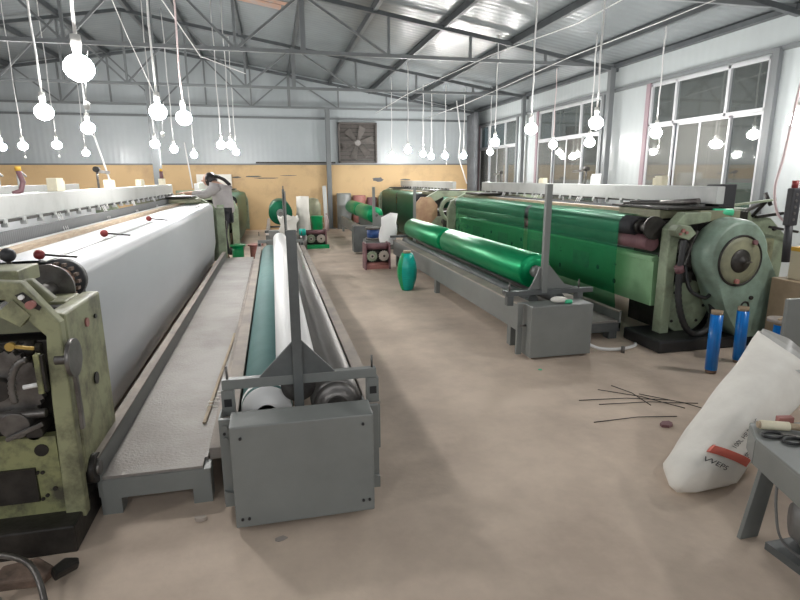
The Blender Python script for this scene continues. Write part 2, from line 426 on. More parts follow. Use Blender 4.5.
def column(x, y, top, w_, label):
    o = MB().box(x-w_/2, x+w_/2, y-w_/2, y+w_/2, .015, top, 'steel').box(x-w_, x+w_, y-w_, y+w_, 0, .015, 'steel').build('steel_column', bevel=.006)
    return tag(o, label, 'column')
column(6.58, 2.3, 3.66, .11, 'grey steel column on the right wall nearest the camera')
column(6.65, 6.375, 3.24, .07, 'grey steel column beside the near edge of the large window')
column(6.58, 10.03, 3.66, .11, 'grey steel column between the large window and the second')
column(6.58, 13.9, 3.66, .10, 'grey steel column between the second and the farthest window')
column(1.78, 17.62, 3.66, .14, 'grey steel column against the orange back wall')
column(-2.58, 13.9, 3.66, .17, 'grey steel column rising behind the left white loom beam')
for i, x in enumerate((5.78, 4.48, 3.16, 1.89, .66, -.53, -1.78, -2.85, -4.3, -5.5, -6.8, -8.1, -9.4, -10.7)):
    z = roofz(x)-.05
    side = ['the right eaves', 'the right windows', 'the right looms', 'the green rolls', 'the aisle', 'the near winder', 'the left loom', 'the ridge'][min(i, 7)]
    lab = 'dark roof purlin running lengthwise above %s' % side if i < 7 else \
        ['dark roof purlin next to the roof ridge', 'first dark roof purlin left of the ridge', 'second dark roof purlin left of the ridge', 'third dark roof purlin left of the ridge',
         'fourth dark roof purlin left of the ridge', 'fifth dark roof purlin left of the ridge', 'sixth dark roof purlin left of the ridge'][i-7]
    mb = MB().box(x-.035, x+.035, YF, YB, z-.08, z+.03, 'purlin')
    tag(mb.build('roof_purlin'), lab, 'purlin', 'dark roof purlins')
tag(MB().box(-.45, .35, 11.35, 11.65, 4.82, 4.83, 'rust').box(-.2, .5, 11.1, 11.3, 4.82, 4.83, 'rust').build('rust_patch'), 'rusty orange patch on the roof sheets', 'patch')
bpy.data.objects['rust_patch'].rotation_euler = (0, 0, 0)
o = bpy.data.objects['rust_patch']
for v in o.data.vertices: v.co.z = roofz(v.co.x)-.012+(.008 if v.co.z > 4.825 else 0)
o.parent = ce_parent = bpy.data.objects['ceiling']
for k in ('label', 'category'): del o[k]

# exhaust fan in the back wall
fan = thing('exhaust_fan', (2.76, YB-.12, 2.67), 'square dusty exhaust fan high in the back wall', 'fan')
fx, fz, fy = 2.74, 2.68, YB-.05
f = MB(); h = .62
for a in ((fx-h, fx+h, fz+h-.05, fz+h), (fx-h, fx+h, fz-h, fz-h+.05), (fx-h, fx-h+.05, fz-h, fz+h), (fx+h-.05, fx+h, fz-h, fz+h)):
    f.box(a[0], a[1], fy-.12, fy+.02, a[2], a[3], 'fan')
f.build('fan_frame', fan)
MB().box(fx-h+.05, fx+h-.05, fy, fy+.03, fz-h+.05, fz+h-.05, 'greasy').build('shutter_back', fan)
for k in range(9):
    z = fz-h+.12+k*.12
    MB().add([(fx-h+.05, fy-.02, z), (fx+h-.05, fy-.02, z), (fx+h-.05, fy+.0, z+.10), (fx-h+.05, fy, z+.10)], [(0, 1, 2, 3)], 'fan').build('shutter_slat', fan, solid=.006)
for k in range(6):
    a = 2*PI*k/6+.25; p = []
    ca, sa = math.cos(a), math.sin(a)
    def fp(r, t, d): return (fx+ca*r-sa*t, fy-.07+d, fz+sa*r+ca*t)
    MB().add([fp(.08, -.05, .02), fp(.5, -.14, .03), fp(.52, .10, -.03), fp(.08, .05, -.02)], [(0, 1, 2, 3)], 'fan').build('fan_blade', fan, solid=.006)
MB().cyl((fx, fy-.11, fz), (fx, fy-.02, fz), .09, 'iron').build('hub', fan)
MB().bar((fx-h, fy-.09, fz), (fx+h, fy-.09, fz), .03, .03, 'fan').build('support_bar', fan)
# curtain in the corner
cu = MB(); rows = []
for j in range(9):
    z = 1.0+2.55*j/8; row = []
    for i in range(60):
        t = i/59; sp = .55+.25*(1-j/8)
        row.append((6.25+.30*t*sp+.07*math.sin(t*34), 16.4+1.3*t, z))
    rows.append(row)
cu.sheet(rows, 'curtain')
tag(cu.build('curtain', solid=.006), 'long grey curtain hanging in the far right corner', 'curtain')

# ---------------------------------------------------------------- bulbs
def make_bulb():
    e = thing('light_bulb', (0, 0, 2.25), '', 'light bulb', 'bare light bulbs on cords')
    b = MB().lathe((0, 0, .085), (0, 0, -1), [(.012, .026), (.02, .044), (.035, .063), (.06, .079), (.085, .084), (.11, .079), (.135, .063), (.155, .036), (.162, .008)], 'bulb', 14)
    b.build('lamp_glass', None).parent = e
    b = MB().lathe((0, 0, .19), (0, 0, -1), [(0, .010), (.005, .028), (.06, .030), (.105, .022)], 'socket', 12)
    b.build('lamp_socket', None).parent = e
    return e
bulbs = [
 (-1.09, 3.813, 'large bright bulb hanging nearest the camera at upper left', 4.6, 1),
 (-2.162, 6.281, 'bulb hanging at far upper left, left of the large bulb', 4.8, 0),
 (-1.071, 6.08, 'bulb on a long white cord, left of the pair over the left loom', 4.8, 1),
 (-0.905, 6.617, 'bulb on a pinkish cord, right of the pair over the left loom', 4.8, 0),
 (-2.302, 8.104, 'bulb just below and right of the large bulb', 4.9, 0),
 (-5.357, 13.047, 'small far bulb cut by the left picture edge', 4.6, 0),
 (-4.804, 12.608, 'small far bulb second from the left picture edge', 4.6, 1),
 (-4.042, 12.159, 'small far bulb with pull string third from the left picture edge', 4.6, 1),
 (-4.595, 15.753, 'dim far bulb below the hanging white rod at left', 4.6, 0),
 (-2.149, 11.567, 'far bulb left of the grey column at left', 4.8, 0),
 (-2.109, 13.439, 'far bulb right of the grey column at left', 4.8, 0),
 (-2.113, 16.768, 'rearmost bulb between the left column and the person', 4.8, 0),
 (-.95, 11.728, 'bulb above the person, left one of the close pair', 4.0, 0),
 (-.76, 11.706, 'bulb above the person, right one of the close pair', 4.0, 0),
 (-.847, 14.768, 'lower bulb behind the close pair above the person', 4.0, 0),
 (3.758, 17.35, 'far bulb just right of the exhaust fan', 3.6, 0),
 (3.27, 13.236, 'far bulb second to the right of the exhaust fan', 3.6, 0),
 (4.255, 15.432, 'far bulb third to the right of the exhaust fan', 3.6, 0),
 (5.05, 17.3, 'far bulb fourth to the right of the exhaust fan', 3.6, 0),
 (5.351, 16.803, 'far bulb in the middle of the gap between fan and curtain', 3.6, 1),
 (5.897, 16.6, 'far bulb just left of the grey curtain', 3.6, 0),
 (5.72, 14.018, 'lower bulb of the pair in front of the farthest window', 3.6, 0),
 (4.19, 10.033, 'upper bulb of the pair in front of the farthest window', 3.6, 0),
 (3.565, 7.265, 'bulb hanging between the farthest and the second window', 3.62, 0),
 (5.815, 10.791, 'small bulb in front of the second window', 3.6, 0),
 (3.981, 6.328, 'bright bulb on two long cords before the steel column', 3.95, 0),
 (6.12, 9.9, 'small bulb just below the bright bulb before the steel column', 3.6, 0),
 (5.83, 7.6, 'bulb with pull chain in front of the large window', 3.55, 1),
 (6.1, 5.5, 'bulb at the right picture edge', 3.7, 0)]
proto = make_bulb()
zb = 2.25
fill_bulbs = [(-1.5, -.6), (1.2, -1.8), (3.6, .3), (-3.2, 1.5), (4.6, 3.0), (.6, -3.0)]  # unseen bulbs added out of view as fill light
fill_bulbs += [(-5.5, 3.0), (-7.5, 8.0), (-7.0, 14.0)]
placed = []
for i, b in enumerate(bulbs):
    # bulbs near a wall hang a little nearer along the same row
    zb = 2.25
    k_ = .885 if (b[1] > 16 or abs(b[0]-6.12) < .01) else 1.0
    if k_ < 1: zb = 1.6+.65*k_; b = (b[0]*k_, b[1]*k_, b[2], b[3], b[4])
    e = proto if i == 0 else copy_thing(proto, (b[0], b[1], zb), b[2])
    if i == 0: e.location = (b[0], b[1], zb); e['label'] = b[2]
    placed.append((e, b, zb))
for i, (e, b, zb) in enumerate(placed):
    top = roofz(b[0])-.02
    n = 9; pts = [(b[0]+.008*math.sin(k*1.7+i), b[1], zb+.18+(top-zb-.18)*k/(n-1)) for k in range(n)]
    pts[0] = (b[0], b[1], zb+.185)
    cd = MB().tube(pts, .009 if b[1] > 9 else .011, 'pinkcord' if i in (3, 24) else 'cord', 6).build('cord', e)
    if b[4]:
        p = MB().tube([(b[0]+.06, b[1], zb+.1), (b[0]+.035, b[1]-.05, zb-.12), (b[0]+.03, b[1]-.05, zb-.20)], .003, 'cord', 5)
        p.sphere((b[0]+.03, b[1]-.05, zb-.22), .019, 'socket', 10, 8, (1, 1, 1.4))
        p.build('pull_switch', e)
zb = 2.25
for i, (x, y) in enumerate(fill_bulbs):
    e = copy_thing(proto, (x, y, zb), ['added fill bulb behind the camera at left', 'added fill bulb behind the camera near the aisle', 'added fill bulb outside the frame at near right',
        'added fill bulb outside the frame at near left', 'added fill bulb outside the frame above the round housing', 'rearmost added fill bulb behind the camera',
        'added fill bulb outside the frame over the next loom row', 'added fill bulb outside the frame deep in the left bay', 'added fill bulb outside the frame in the far left bay'][i])
    for c in list(e.children):
        if c.name.split('.')[0] in ('cord', 'pull_switch'): bpy.data.objects.remove(c)
    MB().tube([(x, y, zb+.185), (x, y, roofz(x)-.02)], .011, 'cord', 6).build('cord', e)
# overhead supply wires
def wire(pts, label, r=.006):
    tag(MB().tube(pts, r, 'cord', 5).build('supply_wire'), label, 'wire', 'overhead supply wires')
wire([(-.2, 3.0, 4.2), (-1.3, 7.5, 3.9), (-.95, 9.2, 3.4), (-.4, 12, 3.65)], 'thin white supply wire sagging across the upper left', .008)
wire([(-1.6, 5.0, 4.4), (-1.9, 9, 3.6), (-2.3, 13.8, 3.0)], 'lower white supply wire running back at upper left', .006)
wire([(4.45, 5.6, 3.8), (4.15, 7.2, 3.62), (3.75, 9.2, 3.62), (3.2, 13, 3.5), (3.0, 16, 3.4)], 'white supply wire along the roof above the green rolls', .008)
wire([(5.2, 5.9, 3.62), (4.95, 6.5, 3.52), (5.1, 9.0, 3.6), (5.0, 14, 3.45), (4.8, 17, 3.4)], 'white supply wire along the roof nearer the windows', .007)
wire([(5.6, 16.5, 3.865), (5.75, 16.5, 2.9), (5.7, 16.5, 2.2), (5.95, 16.4, 1.4)], 'loose white cable hanging down beside the grey curtain', .02)
o = tag(MB().cyl((-1.98, 7.6, 1.55), (-2.18, 7.8, 2.25), .012, 'cord', seg=8).build('thread_rod'), 'white rod slanting down to the left loom beam', 'rod')
o = tag(MB().cyl((-1.22, 9.2, 1.45), (-1.3, 9.3, 2.15), .010, 'cord', seg=8).build('thread_rod'), 'thin white rod slanting down near the left column', 'rod')

# ---------------------------------------------------------------- looms
def loom(X0, sg, y0, y1, cy0, cy1, kind, label, split=None, ends=(True, True), levers=()):
    """X0: aisle-side face, sg: direction away from the aisle (+1/-1); y0..y1 machine, cy0..cy1 cloth"""
    def X(u): return X0+sg*u
    e = thing('weaving_loom', (X(.9), (y0+y1)/2, 0), label, 'loom')
    zt = 1.07 if kind == 'white' else 1.12
    rr = .10
    # cloth
    def cloth(a, b, m, nm):
        prof = [(.50, zt+rr-.01), (.30, zt+rr), (.12, zt+rr)]
        prof += [(.12-math.sin(t)*rr*1.02, zt+math.cos(t)*rr*1.02) for t in [k*PI/16 for k in range(1, 9)]]
        prof += [(.02, z) for z in (zt-.15, zt-.35, zt-.6)]+[(.05, .32), (.07, .12)]
        n = 8
        rows = [[(X(u)+(.006*math.sin(j*1.3+z*7) if 0 < j < n else 0)*(1 if z < .9 else 0), a+(b-a)*j/n, z) for (u, z) in prof] for j in range(n+1)]
        mb = MB().sheet(rows, m); return mb.build(nm, e)
    MB().cyl((X(.12), y0+(.55 if kind != 'net' else .32), zt), (X(.12), y1-.35, zt), rr-.004, 'black', seg=28).build('cloth_roller', e)
    if kind == 'white':
        cloth(cy0, cy1, 'white_cloth', 'white_cloth')
    else:
        cut = [cy0]+([split] if split else [])+[cy1]
        for k in range(len(cut)-1):
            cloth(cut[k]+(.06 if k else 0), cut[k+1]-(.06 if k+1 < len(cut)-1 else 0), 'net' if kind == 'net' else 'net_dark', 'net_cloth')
        if kind == 'net':
            MB().cyl((X(.13), y0+.12, .975), (X(.13), y1-.4, .975), .075, 'maroon', seg=24).build('tension_roller', e)
            b = MB().box(X(.16), X(.30), y0+.10, y1-.3, .36, .84, 'beamgreen')
            b.box(X(.13), X(.16), y0+.10, y1-.3, .80, .84, 'beamgreen')
            bo = b.build('front_beam', e, .006)
            h = MB(); yy = y0+.7
            while yy < y1-.6:
                for (dy, z) in ((0, .70), (.0, .50), (.32, .60)): h.cyl((X(.162), yy+dy, z), (X(.156), yy+dy, z), .028, 'greasy', seg=12)
                h.box(X(.150), X(.162), yy+.5, yy+.85, .56, .74, 'lgreen')
                yy += 1.15
            h.build('beam_fitting', bo)
    MB().box(X(.50), X(.575), cy0-.2, cy1+.1, zt+.07, zt+.125, 'wood').box(X(.575), X(.62), cy0-.2, cy1+.1, zt+.07, zt+.128, 'whitebeam').build('breast_rail', e, .004)
    MB().box(X(.66), X(.69), y0+.6, y1-.5, .85, 1.27, 'reed').build('reed', e)
    if kind == 'white': MB().box(X(.16), X(.19), cy0-.1, cy1, zt+rr, zt+rr+.006, 'winder').build('guide_strip', e)
    tb = MB().box(X(.73), X(.82), y0+.05, y1+.05, 1.335, 1.50, 'whitebeam').build('top_beam', e, .006)
    yy = y0+.3; k = 0
    br = MB()
    while yy < y1-.1:
        br.box(X(.70), X(.74), yy, yy+.045, 1.315, 1.345, 'whitebeam'); br.box(X(.69), X(.73), yy+.01, yy+.035, 1.29, 1.32, 'whitebeam')
        yy += .29; k += 1
    br.box(X(.71), X(.73), y0+.3, y1-.1, 1.318, 1.336, 'greasy')
    br.build('beam_clips', e)
    wr_ = MB(); yy = y0+1.1
    while yy < y1-.8:
        for q in (0, .05, .09): wr_.cyl((X(.645), yy+q, zt+.1), (X(.70), yy+q, 1.33), .004, 'cord', seg=5)
        yy += 1.25
    wr_.build('lifting_wires', e)
    # body
    b = MB().box(X(.35), X(.95), y0+.3, y1-.3, .30, .80, 'greasy').box(X(1.25), X(1.75), y0+.3, y1-.3, .55, .95, 'ygreen')
    b.cyl((X(1.4), y0+.3, .85), (X(1.4), y1-.3, .85), .22, 'white_roll' if kind == 'white' else 'net_dark', seg=24)
    b.build('lower_body', e)
    # end frames
    for k, (on, ya, s2) in enumerate(((ends[0], y0, 1), (ends[1], y1, -1))):
        if not on: continue
        a = sorted((ya, ya+s2*.10)); c = sorted((ya+s2*.02, ya+s2*.28))
        f = MB().prism([(X(-.02), .10), (X(.12), .10), (X(.13), .80), (X(.22), 1.02), (X(.50), 1.16), (X(1.75), 1.16), (X(1.8), .1), (X(2.0), .1), (X(2.0), 1.26),
                        (X(.36), 1.30), (X(.05), 1.14), (X(-.02), .98)], 'lgreen', 'y', *a)
        fo = f.build('end_frame', e, .012)
        MB().box(X(.15), X(1.9), *c, .0, .14, 'greasy').build('frame_foot', e)
        g = MB().box(X(.2), X(.65), *c, .14, .70, 'lgreen').box(X(.75), X(1.7), *c, .14, 1.05, 'greasy')
        for q in range(7):
            g.cyl((X(.3+q*.22), c[0]-.05, .45+.3*((q*7) % 3)/2), (X(.3+q*.22), c[1]+.06, .45+.3*((q*7) % 3)/2), .045+.02*(q % 3), 'iron' if q % 2 else 'greasy', seg=14)
        g.build('drive_parts', e, .006)
        h = MB().box(X(.22), X(1.25), *sorted((ya+s2*.3, ya+s2*.85)), 1.20, 1.26, 'olive')
        h.box(X(.28), X(1.2), *sorted((ya+s2*.25, ya+s2*.95)), 1.285, 1.31, 'greasy').box(X(.35), X(1.0), *sorted((ya+s2*.35, ya+s2*.75)), 1.26, 1.285, 'olive')
        if k == 0 and kind == 'white': h = MB().box(X(.8), X(1.25), *sorted((ya+s2*.3, ya+s2*.85)), 1.0, 1.06, 'olive')
        h.build('gear_cover', e, .006)
    for (ly) in levers:
        l = MB().cyl((X(.03)-.0, ly, zt+.115), (X(.20), ly-.0, zt+.135), .006, 'greasy', seg=8).sphere((X(.21), ly, zt+.135), .028, 'red')
        l.build('lever', e)
    return e

left = loom(-1.03, -1, 2.62, 10.6, 3.28, 10.25, 'white', 'long loom at left covered with white cloth', ends=(False, True), levers=(3.25, 4.43, 5.97))
right = loom(3.38, 1, 4.36, 10.4, 4.86, 9.95, 'net', 'near right loom with translucent green net and round housing', split=6.95, ends=(False, True))
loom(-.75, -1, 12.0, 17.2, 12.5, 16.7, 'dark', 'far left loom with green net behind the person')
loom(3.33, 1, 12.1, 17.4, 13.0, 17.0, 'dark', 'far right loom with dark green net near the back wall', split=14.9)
loom(-3.35, -1, 6.0, 13.2, 6.6, 12.6, 'white', 'loom of the next row behind the left white beam')

# --- near end of the left loom (foreground left)
e = left
yf = 2.45
fr = MB().prism([(-1.9, 1.21), (-1.115, 1.20), (-1.02, 1.19), (-.898, 1.013), (-.905, .10), (-.99, .10), (-.975, .655), (-.965, .884), (-.958, .958), (-1.088, 1.12), (-1.9, 1.125)], 'ygreen', 'y', yf, yf+.06)
fro = fr.build('end_frame', e, .008)
sl = MB().prism([(-1.045, 1.140), (-1.015, 1.152), (-.955, 1.085), (-.965, 1.070), (-1.018, 1.105)], 'greasy', 'y', yf-.004, yf+.01)
so_ = sl.build('switch_slot', fro); so_.rotation_euler = (0, 0, 0)
MB().cyl((-.988, yf-.03, 1.100), (-.988, yf+.0, 1.100), .017, 'redpaint', seg=14).build('red_button', fro)
MB().cyl((-1.020, yf-.02, 1.132), (-1.020, yf+.0, 1.132), .010, 'white_roll', seg=12).build('white_button', fro)
MB().box(-1.35, -1.065, yf+.10, yf+.32, 1.16, 1.225, 'ygreen').prism([(-1.055, 1.185), (-1.02, 1.185), (-.94, 1.095), (-.975, 1.075)], 'olive', 'y', yf+.1, yf+.14).build('top_cap', e, .006)
MB().box(-.985, -.905, yf+.08, 3.03, .25, 1.035, 'ygreen').box(-1.10, -.985, 2.80, 3.0, .9, 1.035, 'ygreen').build('side_casting', e, .012)
MB().cyl((-.905, 2.78, .93), (-.897, 2.78, .93), .022, 'redpaint', seg=14).cyl((-.903, 2.80, .64), (-.896, 2.80, .64), .03, 'greasy', seg=14).cyl((-.903, 2.90, .93), (-.896, 2.9, .93), .012, 'greasy', seg=10).build('bolt_plug', e)
MB().cyl((-.94, 2.46, .85), (-.875, 2.46, .85), .022, 'iron').cyl((-.877, 2.46, .855), (-.860, 2.46, .855), .084, 'iron', seg=30).bar((-.878, yf+.03, .79), (-.878, yf+.03, .52), .014, .03, 'iron').build('hand_wheel', e, .002)
# beam flange and roller end
MB().cyl((-1.135, 3.02, 1.06), (-1.135, 3.035, 1.06), .122, 'iron', seg=40).cyl((-1.13, 2.7, 1.055), (-1.13, 3.2, 1.055), .04, 'iron').build('beam_flange', e, .003)
g = MB().lathe((-1.13, 3.16, 1.07), (0, 1, 0), [(0, .06), (.01, .085), (.03, .085), (.03, .112), (.09, .112)], 'black', 30)
g.lathe((-1.13, 3.13, 1.07), (0, 1, 0), [(0, .055), (.045, .08)], 'rust', 20); g.build('roller_end', e)
for k in range(16):
    t = 2*PI*k/16
    MB().box(-1.13+math.cos(t)*.095-.008, -1.13+math.cos(t)*.095+.008, 3.13, 3.17, 1.07+math.sin(t)*.095-.008, 1.07+math.sin(t)*.095+.008, 'grime').build('roller_tooth', e)
# inner machinery
k = MB()
k.cyl((-1.55, 2.6, .87), (-1.04, 2.6, .87), .022, 'iron').cyl((-1.10, 2.6, .87), (-1.06, 2.6, .87), .035, 'greasy').cyl((-1.16, 2.6, .87), (-1.13, 2.6, .87), .035, 'iron')
k.box(-1.9, -.99, 2.74, 2.80, .2, 1.02, 'greasy').build('drive_shaft', e)
MB().box(-1.5, -1.0, 2.66, 2.70, .925, 1.0, 'olive').build('inner_shield', e, .004)
MB().prism([(-1.115, 1.075), (-1.056, 1.124), (-.998, 1.052), (-1.042, 1.005), (-1.12, 1.06)], 'ygreen', 'y', yf-.01, yf+.03).build('cam_cover', e, .004)
MB().box(-1.008, -.985, yf-.03, yf-.0, .715, .890, 'ygreen2').box(-.985, -.972, yf-.028, yf, .72, .885, 'greasy').build('terminal_block', e, .004)
MB().bar((-1.08, yf-.02, .93), (-1.0, yf-.02, .915), .012, .012, 'brass').cyl((-1.085, yf-.03, .93), (-1.085, yf-.01, .93), .018, 'brass', seg=12).build('brass_lever', e)
ge = MB(); n = 36; R1, R2 = .165, .178; pl = []
gc = (-1.19, .72)
for i in range(n*2):
    t = 2*PI*(i+.5)/(n*2); r_ = R2 if (i//1) % 2 else R1
    pl.append((gc[0]+.0+math.cos(t)*r_*.95, gc[1]+math.sin(t)*r_*.95))
ge.prism(pl, 'iron', 'y', yf+.08, yf+.12); ge.cyl((gc[0], yf+.04, gc[1]), (gc[0], yf+.1, gc[1]), .05, 'greasy')
ge.build('toothed_gear', e)
pts = [(-1.06+.0, yf+.03, .85), (-1.10, yf+.02, .83)]
pts = [Vector((-1.03+.072*math.cos(PI/2+t*PI*.62), yf-.03, .735+.135*math.sin(PI/2+t*PI*.62))) for t in [i/26 for i in range(27)]]
MB().tube(pts, .014, 'iron', 8, rib=.18).build('spring_hose', e)
MB().cyl((-1.08, yf+.02, .735), (-1.0, yf+.02, .745), .010, 'white_roll', seg=10).build('white_pin', e)
lp = MB().box(-2.0, -.99, yf+.02, yf+.07, .10, .50, 'ygreen2')
lp.box(-1.28, -1.085, yf+.005, yf+.025, .20, .36, 'greasy')
for (x, z, r_) in ((-1.05, .44, .028), (-1.08, .335, .008), (-1.06, .333, .008), (-1.055, .22, .008), (-1.075, .205, .008), (-1.02, .25, .01)): lp.cyl((x, yf+.022, z), (x, yf+.012, z), r_, 'greasy', seg=14)
lp.build('lower_plate', e)
MB().box(-1.9, -1.0, yf+.16, yf+.4, .3, .9, 'greasy').cyl((-1.3, yf+.05, .6), (-1.02, yf+.05, .6), .02, 'iron').cyl((-1.14, yf+.02, .56), (-1.14, yf+.16, .56), .06, 'iron').cyl((-1.07, yf+.02, .52), (-1.07, yf+.16, .52), .035, 'greasy').bar((-1.17, yf, .51), (-1.02, yf, .57), .012, .02, 'iron').build('crank_parts', e, .003)
MB().box(-2.0, -.92, 2.34, 2.95, 0, .13, 'greasy').build('frame_foot', e, .008)
MB().cyl((-.93, 2.60, .26), (-.88, 2.60, .26), .07, 'greasy', seg=24).cyl((-.89, 2.60, .26), (-.87, 2.6, .26), .035, 'iron').build('foot_pulley', e)
MB().cyl((-1.24, 2.9, 1.18), (-1.24, 2.9, 1.225), .01, 'greasy').sphere((-1.24, 2.9, 1.25), .034, 'black').build('black_knob', e)

MB().box(-1.02, -.88, 10.38, 10.48, 0, 1.08, 'lgreen').box(-1.02, -.90, 10.60, 10.74, 0, 1.12, 'lgreen').box(-1.02, -.93, 10.48, 10.60, .1, 1.0, 'greasy').cyl((-.93, 10.54, .75), (-.86, 10.54, .75), .09, 'greasy').build('far_side_casting', e, .01)
# --- near end of the right loom
e = right
f = MB().prism([(3.55, .12), (3.645, .12), (3.65, 1.00), (3.73, 1.15), (3.98, 1.18), (3.98, 1.27), (3.70, 1.27), (3.55, 1.12)], 'lgreen', 'y', 4.30, 4.42)
f.build('end_frame', e, .01)
b = MB().prism([(3.53, 1.07), (3.66, 1.03), (3.73, 1.09), (3.66, 1.16), (3.54, 1.17), (3.50, 1.12)], 'lgreen', 'y', 4.18, 4.28)
bo = b.build('button_box', e, .006)
MB().cyl((3.58, 4.165, 1.12), (3.58, 4.185, 1.12), .018, 'redpaint', seg=12).cyl((3.62, 4.165, 1.10), (3.62, 4.185, 1.10), .014, 'redpaint', seg=12).cyl((3.555, 4.165, 1.09), (3.555, 4.185, 1.09), .012, 'redpaint', seg=12).build('red_button', bo)
MB().cyl((3.50, 4.45, 1.12), (3.50, 4.48, 1.12), .11, 'greasy', seg=30).cyl((3.50, 4.5, 1.12), (3.50, 4.66, 1.12), .045, 'iron').cyl((3.5, 4.62, 1.12), (3.5, 4.70, 1.12), .07, 'greasy').build('roller_bearing', e)
pts = [Vector((3.62, 4.2, 1.03)), Vector((3.60, 4.18, .85)), Vector((3.60, 4.18, .6)), Vector((3.62, 4.16, .4)), Vector((3.70, 4.15, .22)), Vector((3.82, 4.15, .14)), Vector((3.95, 4.15, .20)), Vector((4.02, 4.2, .38)), Vector((4.0, 4.3, .55))]
def smooth_pts(p, n=8):
    out = []
    for i in range(len(p)-1):
        p0 = p[max(i-1, 0)]; p1 = p[i]; p2 = p[i+1]; p3 = p[min(i+2, len(p)-1)]
        for k in range(n):
            t = k/n
            out.append(.5*((2*p1)+(-p0+p2)*t+(2*p0-5*p1+4*p2-p3)*t*t+(-p0+3*p1-3*p2+p3)*t**3))
    out.append(p[-1]); return out
MB().tube(smooth_pts(pts), .030, 'rubber', 10, rib=.07).build('corrugated_hose', e)
pts = [Vector((3.66, 4.2, .8)), Vector((3.70, 4.15, .58)), Vector((3.85, 4.12, .50)), Vector((4.0, 4.2, .55))]
MB().tube(smooth_pts(pts), .018, 'rubber', 8).build('thin_hose', e)
MB().cyl((3.575, 4.18, .80), (3.60, 4.18, .74), .04, 'maroon', seg=14).build('hose_clamp', e)
# gearbox side disc (quarter plate)
g = MB().cyl((3.86, 4.36, .36), (3.86, 4.44, .36), .26, 'lgreen', seg=36)
for k in range(8): g.cyl((3.86+.2*math.cos(k*.78), 4.35, .36+.2*math.sin(k*.78)), (3.86+.2*math.cos(k*.78), 4.37, .36+.2*math.sin(k*.78)), .015, 'greasy', seg=10)
g.build('gear_plate', e, .004)
MB().box(3.66, 4.5, 4.5, 4.95, .12, 1.18, 'greasy').box(3.60, 3.95, 4.42, 4.5, .5, 1.15, 'greasy').cyl((3.72, 4.3, .95), (3.72, 4.5, .95), .06, 'iron').cyl((3.80, 4.25, .82), (3.80, 4.5, .82), .07, 'greasy').cyl((3.82, 4.25, 1.02), (3.82, 4.5, 1.02), .05, 'iron').box(3.70, 3.80, 4.25, 4.4, .62, .72, 'greasy').bar((3.7, 4.28, .7), (3.83, 4.28, 1.1), .03, .03, 'iron').build('drive_parts', e, .006)
b = MB().box(3.62, 3.90, 4.55, 5.2, 1.20, 1.285, 'olive').box(3.90, 4.35, 4.35, 4.9, 1.18, 1.28, 'olive')
b.build('gear_cover', e, .008)
MB().box(3.60, 4.30, 4.42, 5.3, 1.29, 1.312, 'greasy').cyl((3.6, 5.1, 1.325), (4.3, 4.6, 1.335), .012, 'iron').cyl((3.75, 5.2, 1.33), (4.3, 4.5, 1.35), .02, 'greasy').cyl((3.9, 4.9, 1.33), (4.0, 4.5, 1.36), .03, 'iron').build('top_tray', e, .003)
MB().cyl((4.08, 4.40, 1.26), (4.26, 4.36, 1.26), .035, 'mint', seg=16).build('green_spool', e)
MB().box(4.12, 4.16, 4.28, 4.30, 1.07, 1.11, 'white_roll').build('white_tag', e)
MB().box(4.21, 4.40, 4.48, 4.66, .2, 1.52, 'black').box(4.2, 4.7, 4.6, 4.9, .3, 1.25, 'greasy').build('dark_column', e, .01)
MB().box(3.38, 4.9, 4.08, 4.62, 0, .12, 'rubber').build('frame_foot', e, .02)
# round housing
cx_, cz_ = 4.075, .893
def hous_poly(R, dx=0.0):
    pl = []
    for i in range(0, 31):
        t = math.radians(5+i*(222-5)/30); pl.append((cx_+dx+R*math.cos(t), cz_+R*math.sin(t)))
    return pl+[(3.985, .42), (4.12, .22), (4.20, .12), (4.88, .12), (4.84, .22), (4.68, .46), (4.50, .70)]
hs = MB()
lay = [(4.02, hous_poly(.285)), (4.03, hous_poly(.305)), (4.06, hous_poly(.325)), (4.15, hous_poly(.335)), (4.24, hous_poly(.335, .015)), (4.29, hous_poly(.31, .02))]
n_ = len(lay[0][1])
hs.sheet([[(x, y, z) for x, z in pl+[pl[0]]] for y, pl in lay], 'seagreen')
hs.add([(x, 4.02, z) for x, z in lay[0][1]], [tuple(range(n_))], 'seagreen').add([(x, 4.29, z) for x, z in lay[-1][1]], [tuple(range(n_))], 'seagreen')
hso = hs.build('round_housing', e)
dc = (4.078, .850)
MB().lathe((dc[0], 4.025, dc[1]), (0, -1, 0), [(0, .232), (.012, .236), (.02, .230), (.02, .220), (.012, .216)], 'greasy', 44).build('recess_rim', hso)
MB().lathe((dc[0], 4.019, dc[1]), (0, -1, 0), [(0, .220), (.006, .218), (.010, .17), (.014, .14), (.02, .125)], 'olive', 44).build('cover_plate', hso)
MB().lathe((dc[0]-.01, 4.000, dc[1]-.0), (0, -1, 0), [(0, .108), (.006, .104), (.012, .095), (.03, .055), (.034, .025), (.05, .02)], 'greasy', 36).bar((dc[0], 3.965, dc[1]-.01), (dc[0]+.09, 3.975, dc[1]-.01), .012, .012, 'iron').build('hub', hso)
for (dx, dz, m_) in ((.12, .165, 'maroon'), (-.025, -.185, 'redpaint')):
    MB().cyl((dc[0]+dx, 3.985, dc[1]+dz), (dc[0]+dx, 4.012, dc[1]+dz), .022, m_, seg=12).build('rust_plug', hso)
MB().cyl((4.25, 4.0, .50), (4.25, 4.03, .50), .018, 'greasy', seg=12).build('drain_hole', hso)
MB().lathe((4.20, 4.025, .42), (0, -1, 0), [(0, .05), (.01, .05), (.012, .035), (.0, .03)], 'greasy', 18).build('drain_boss', hso)
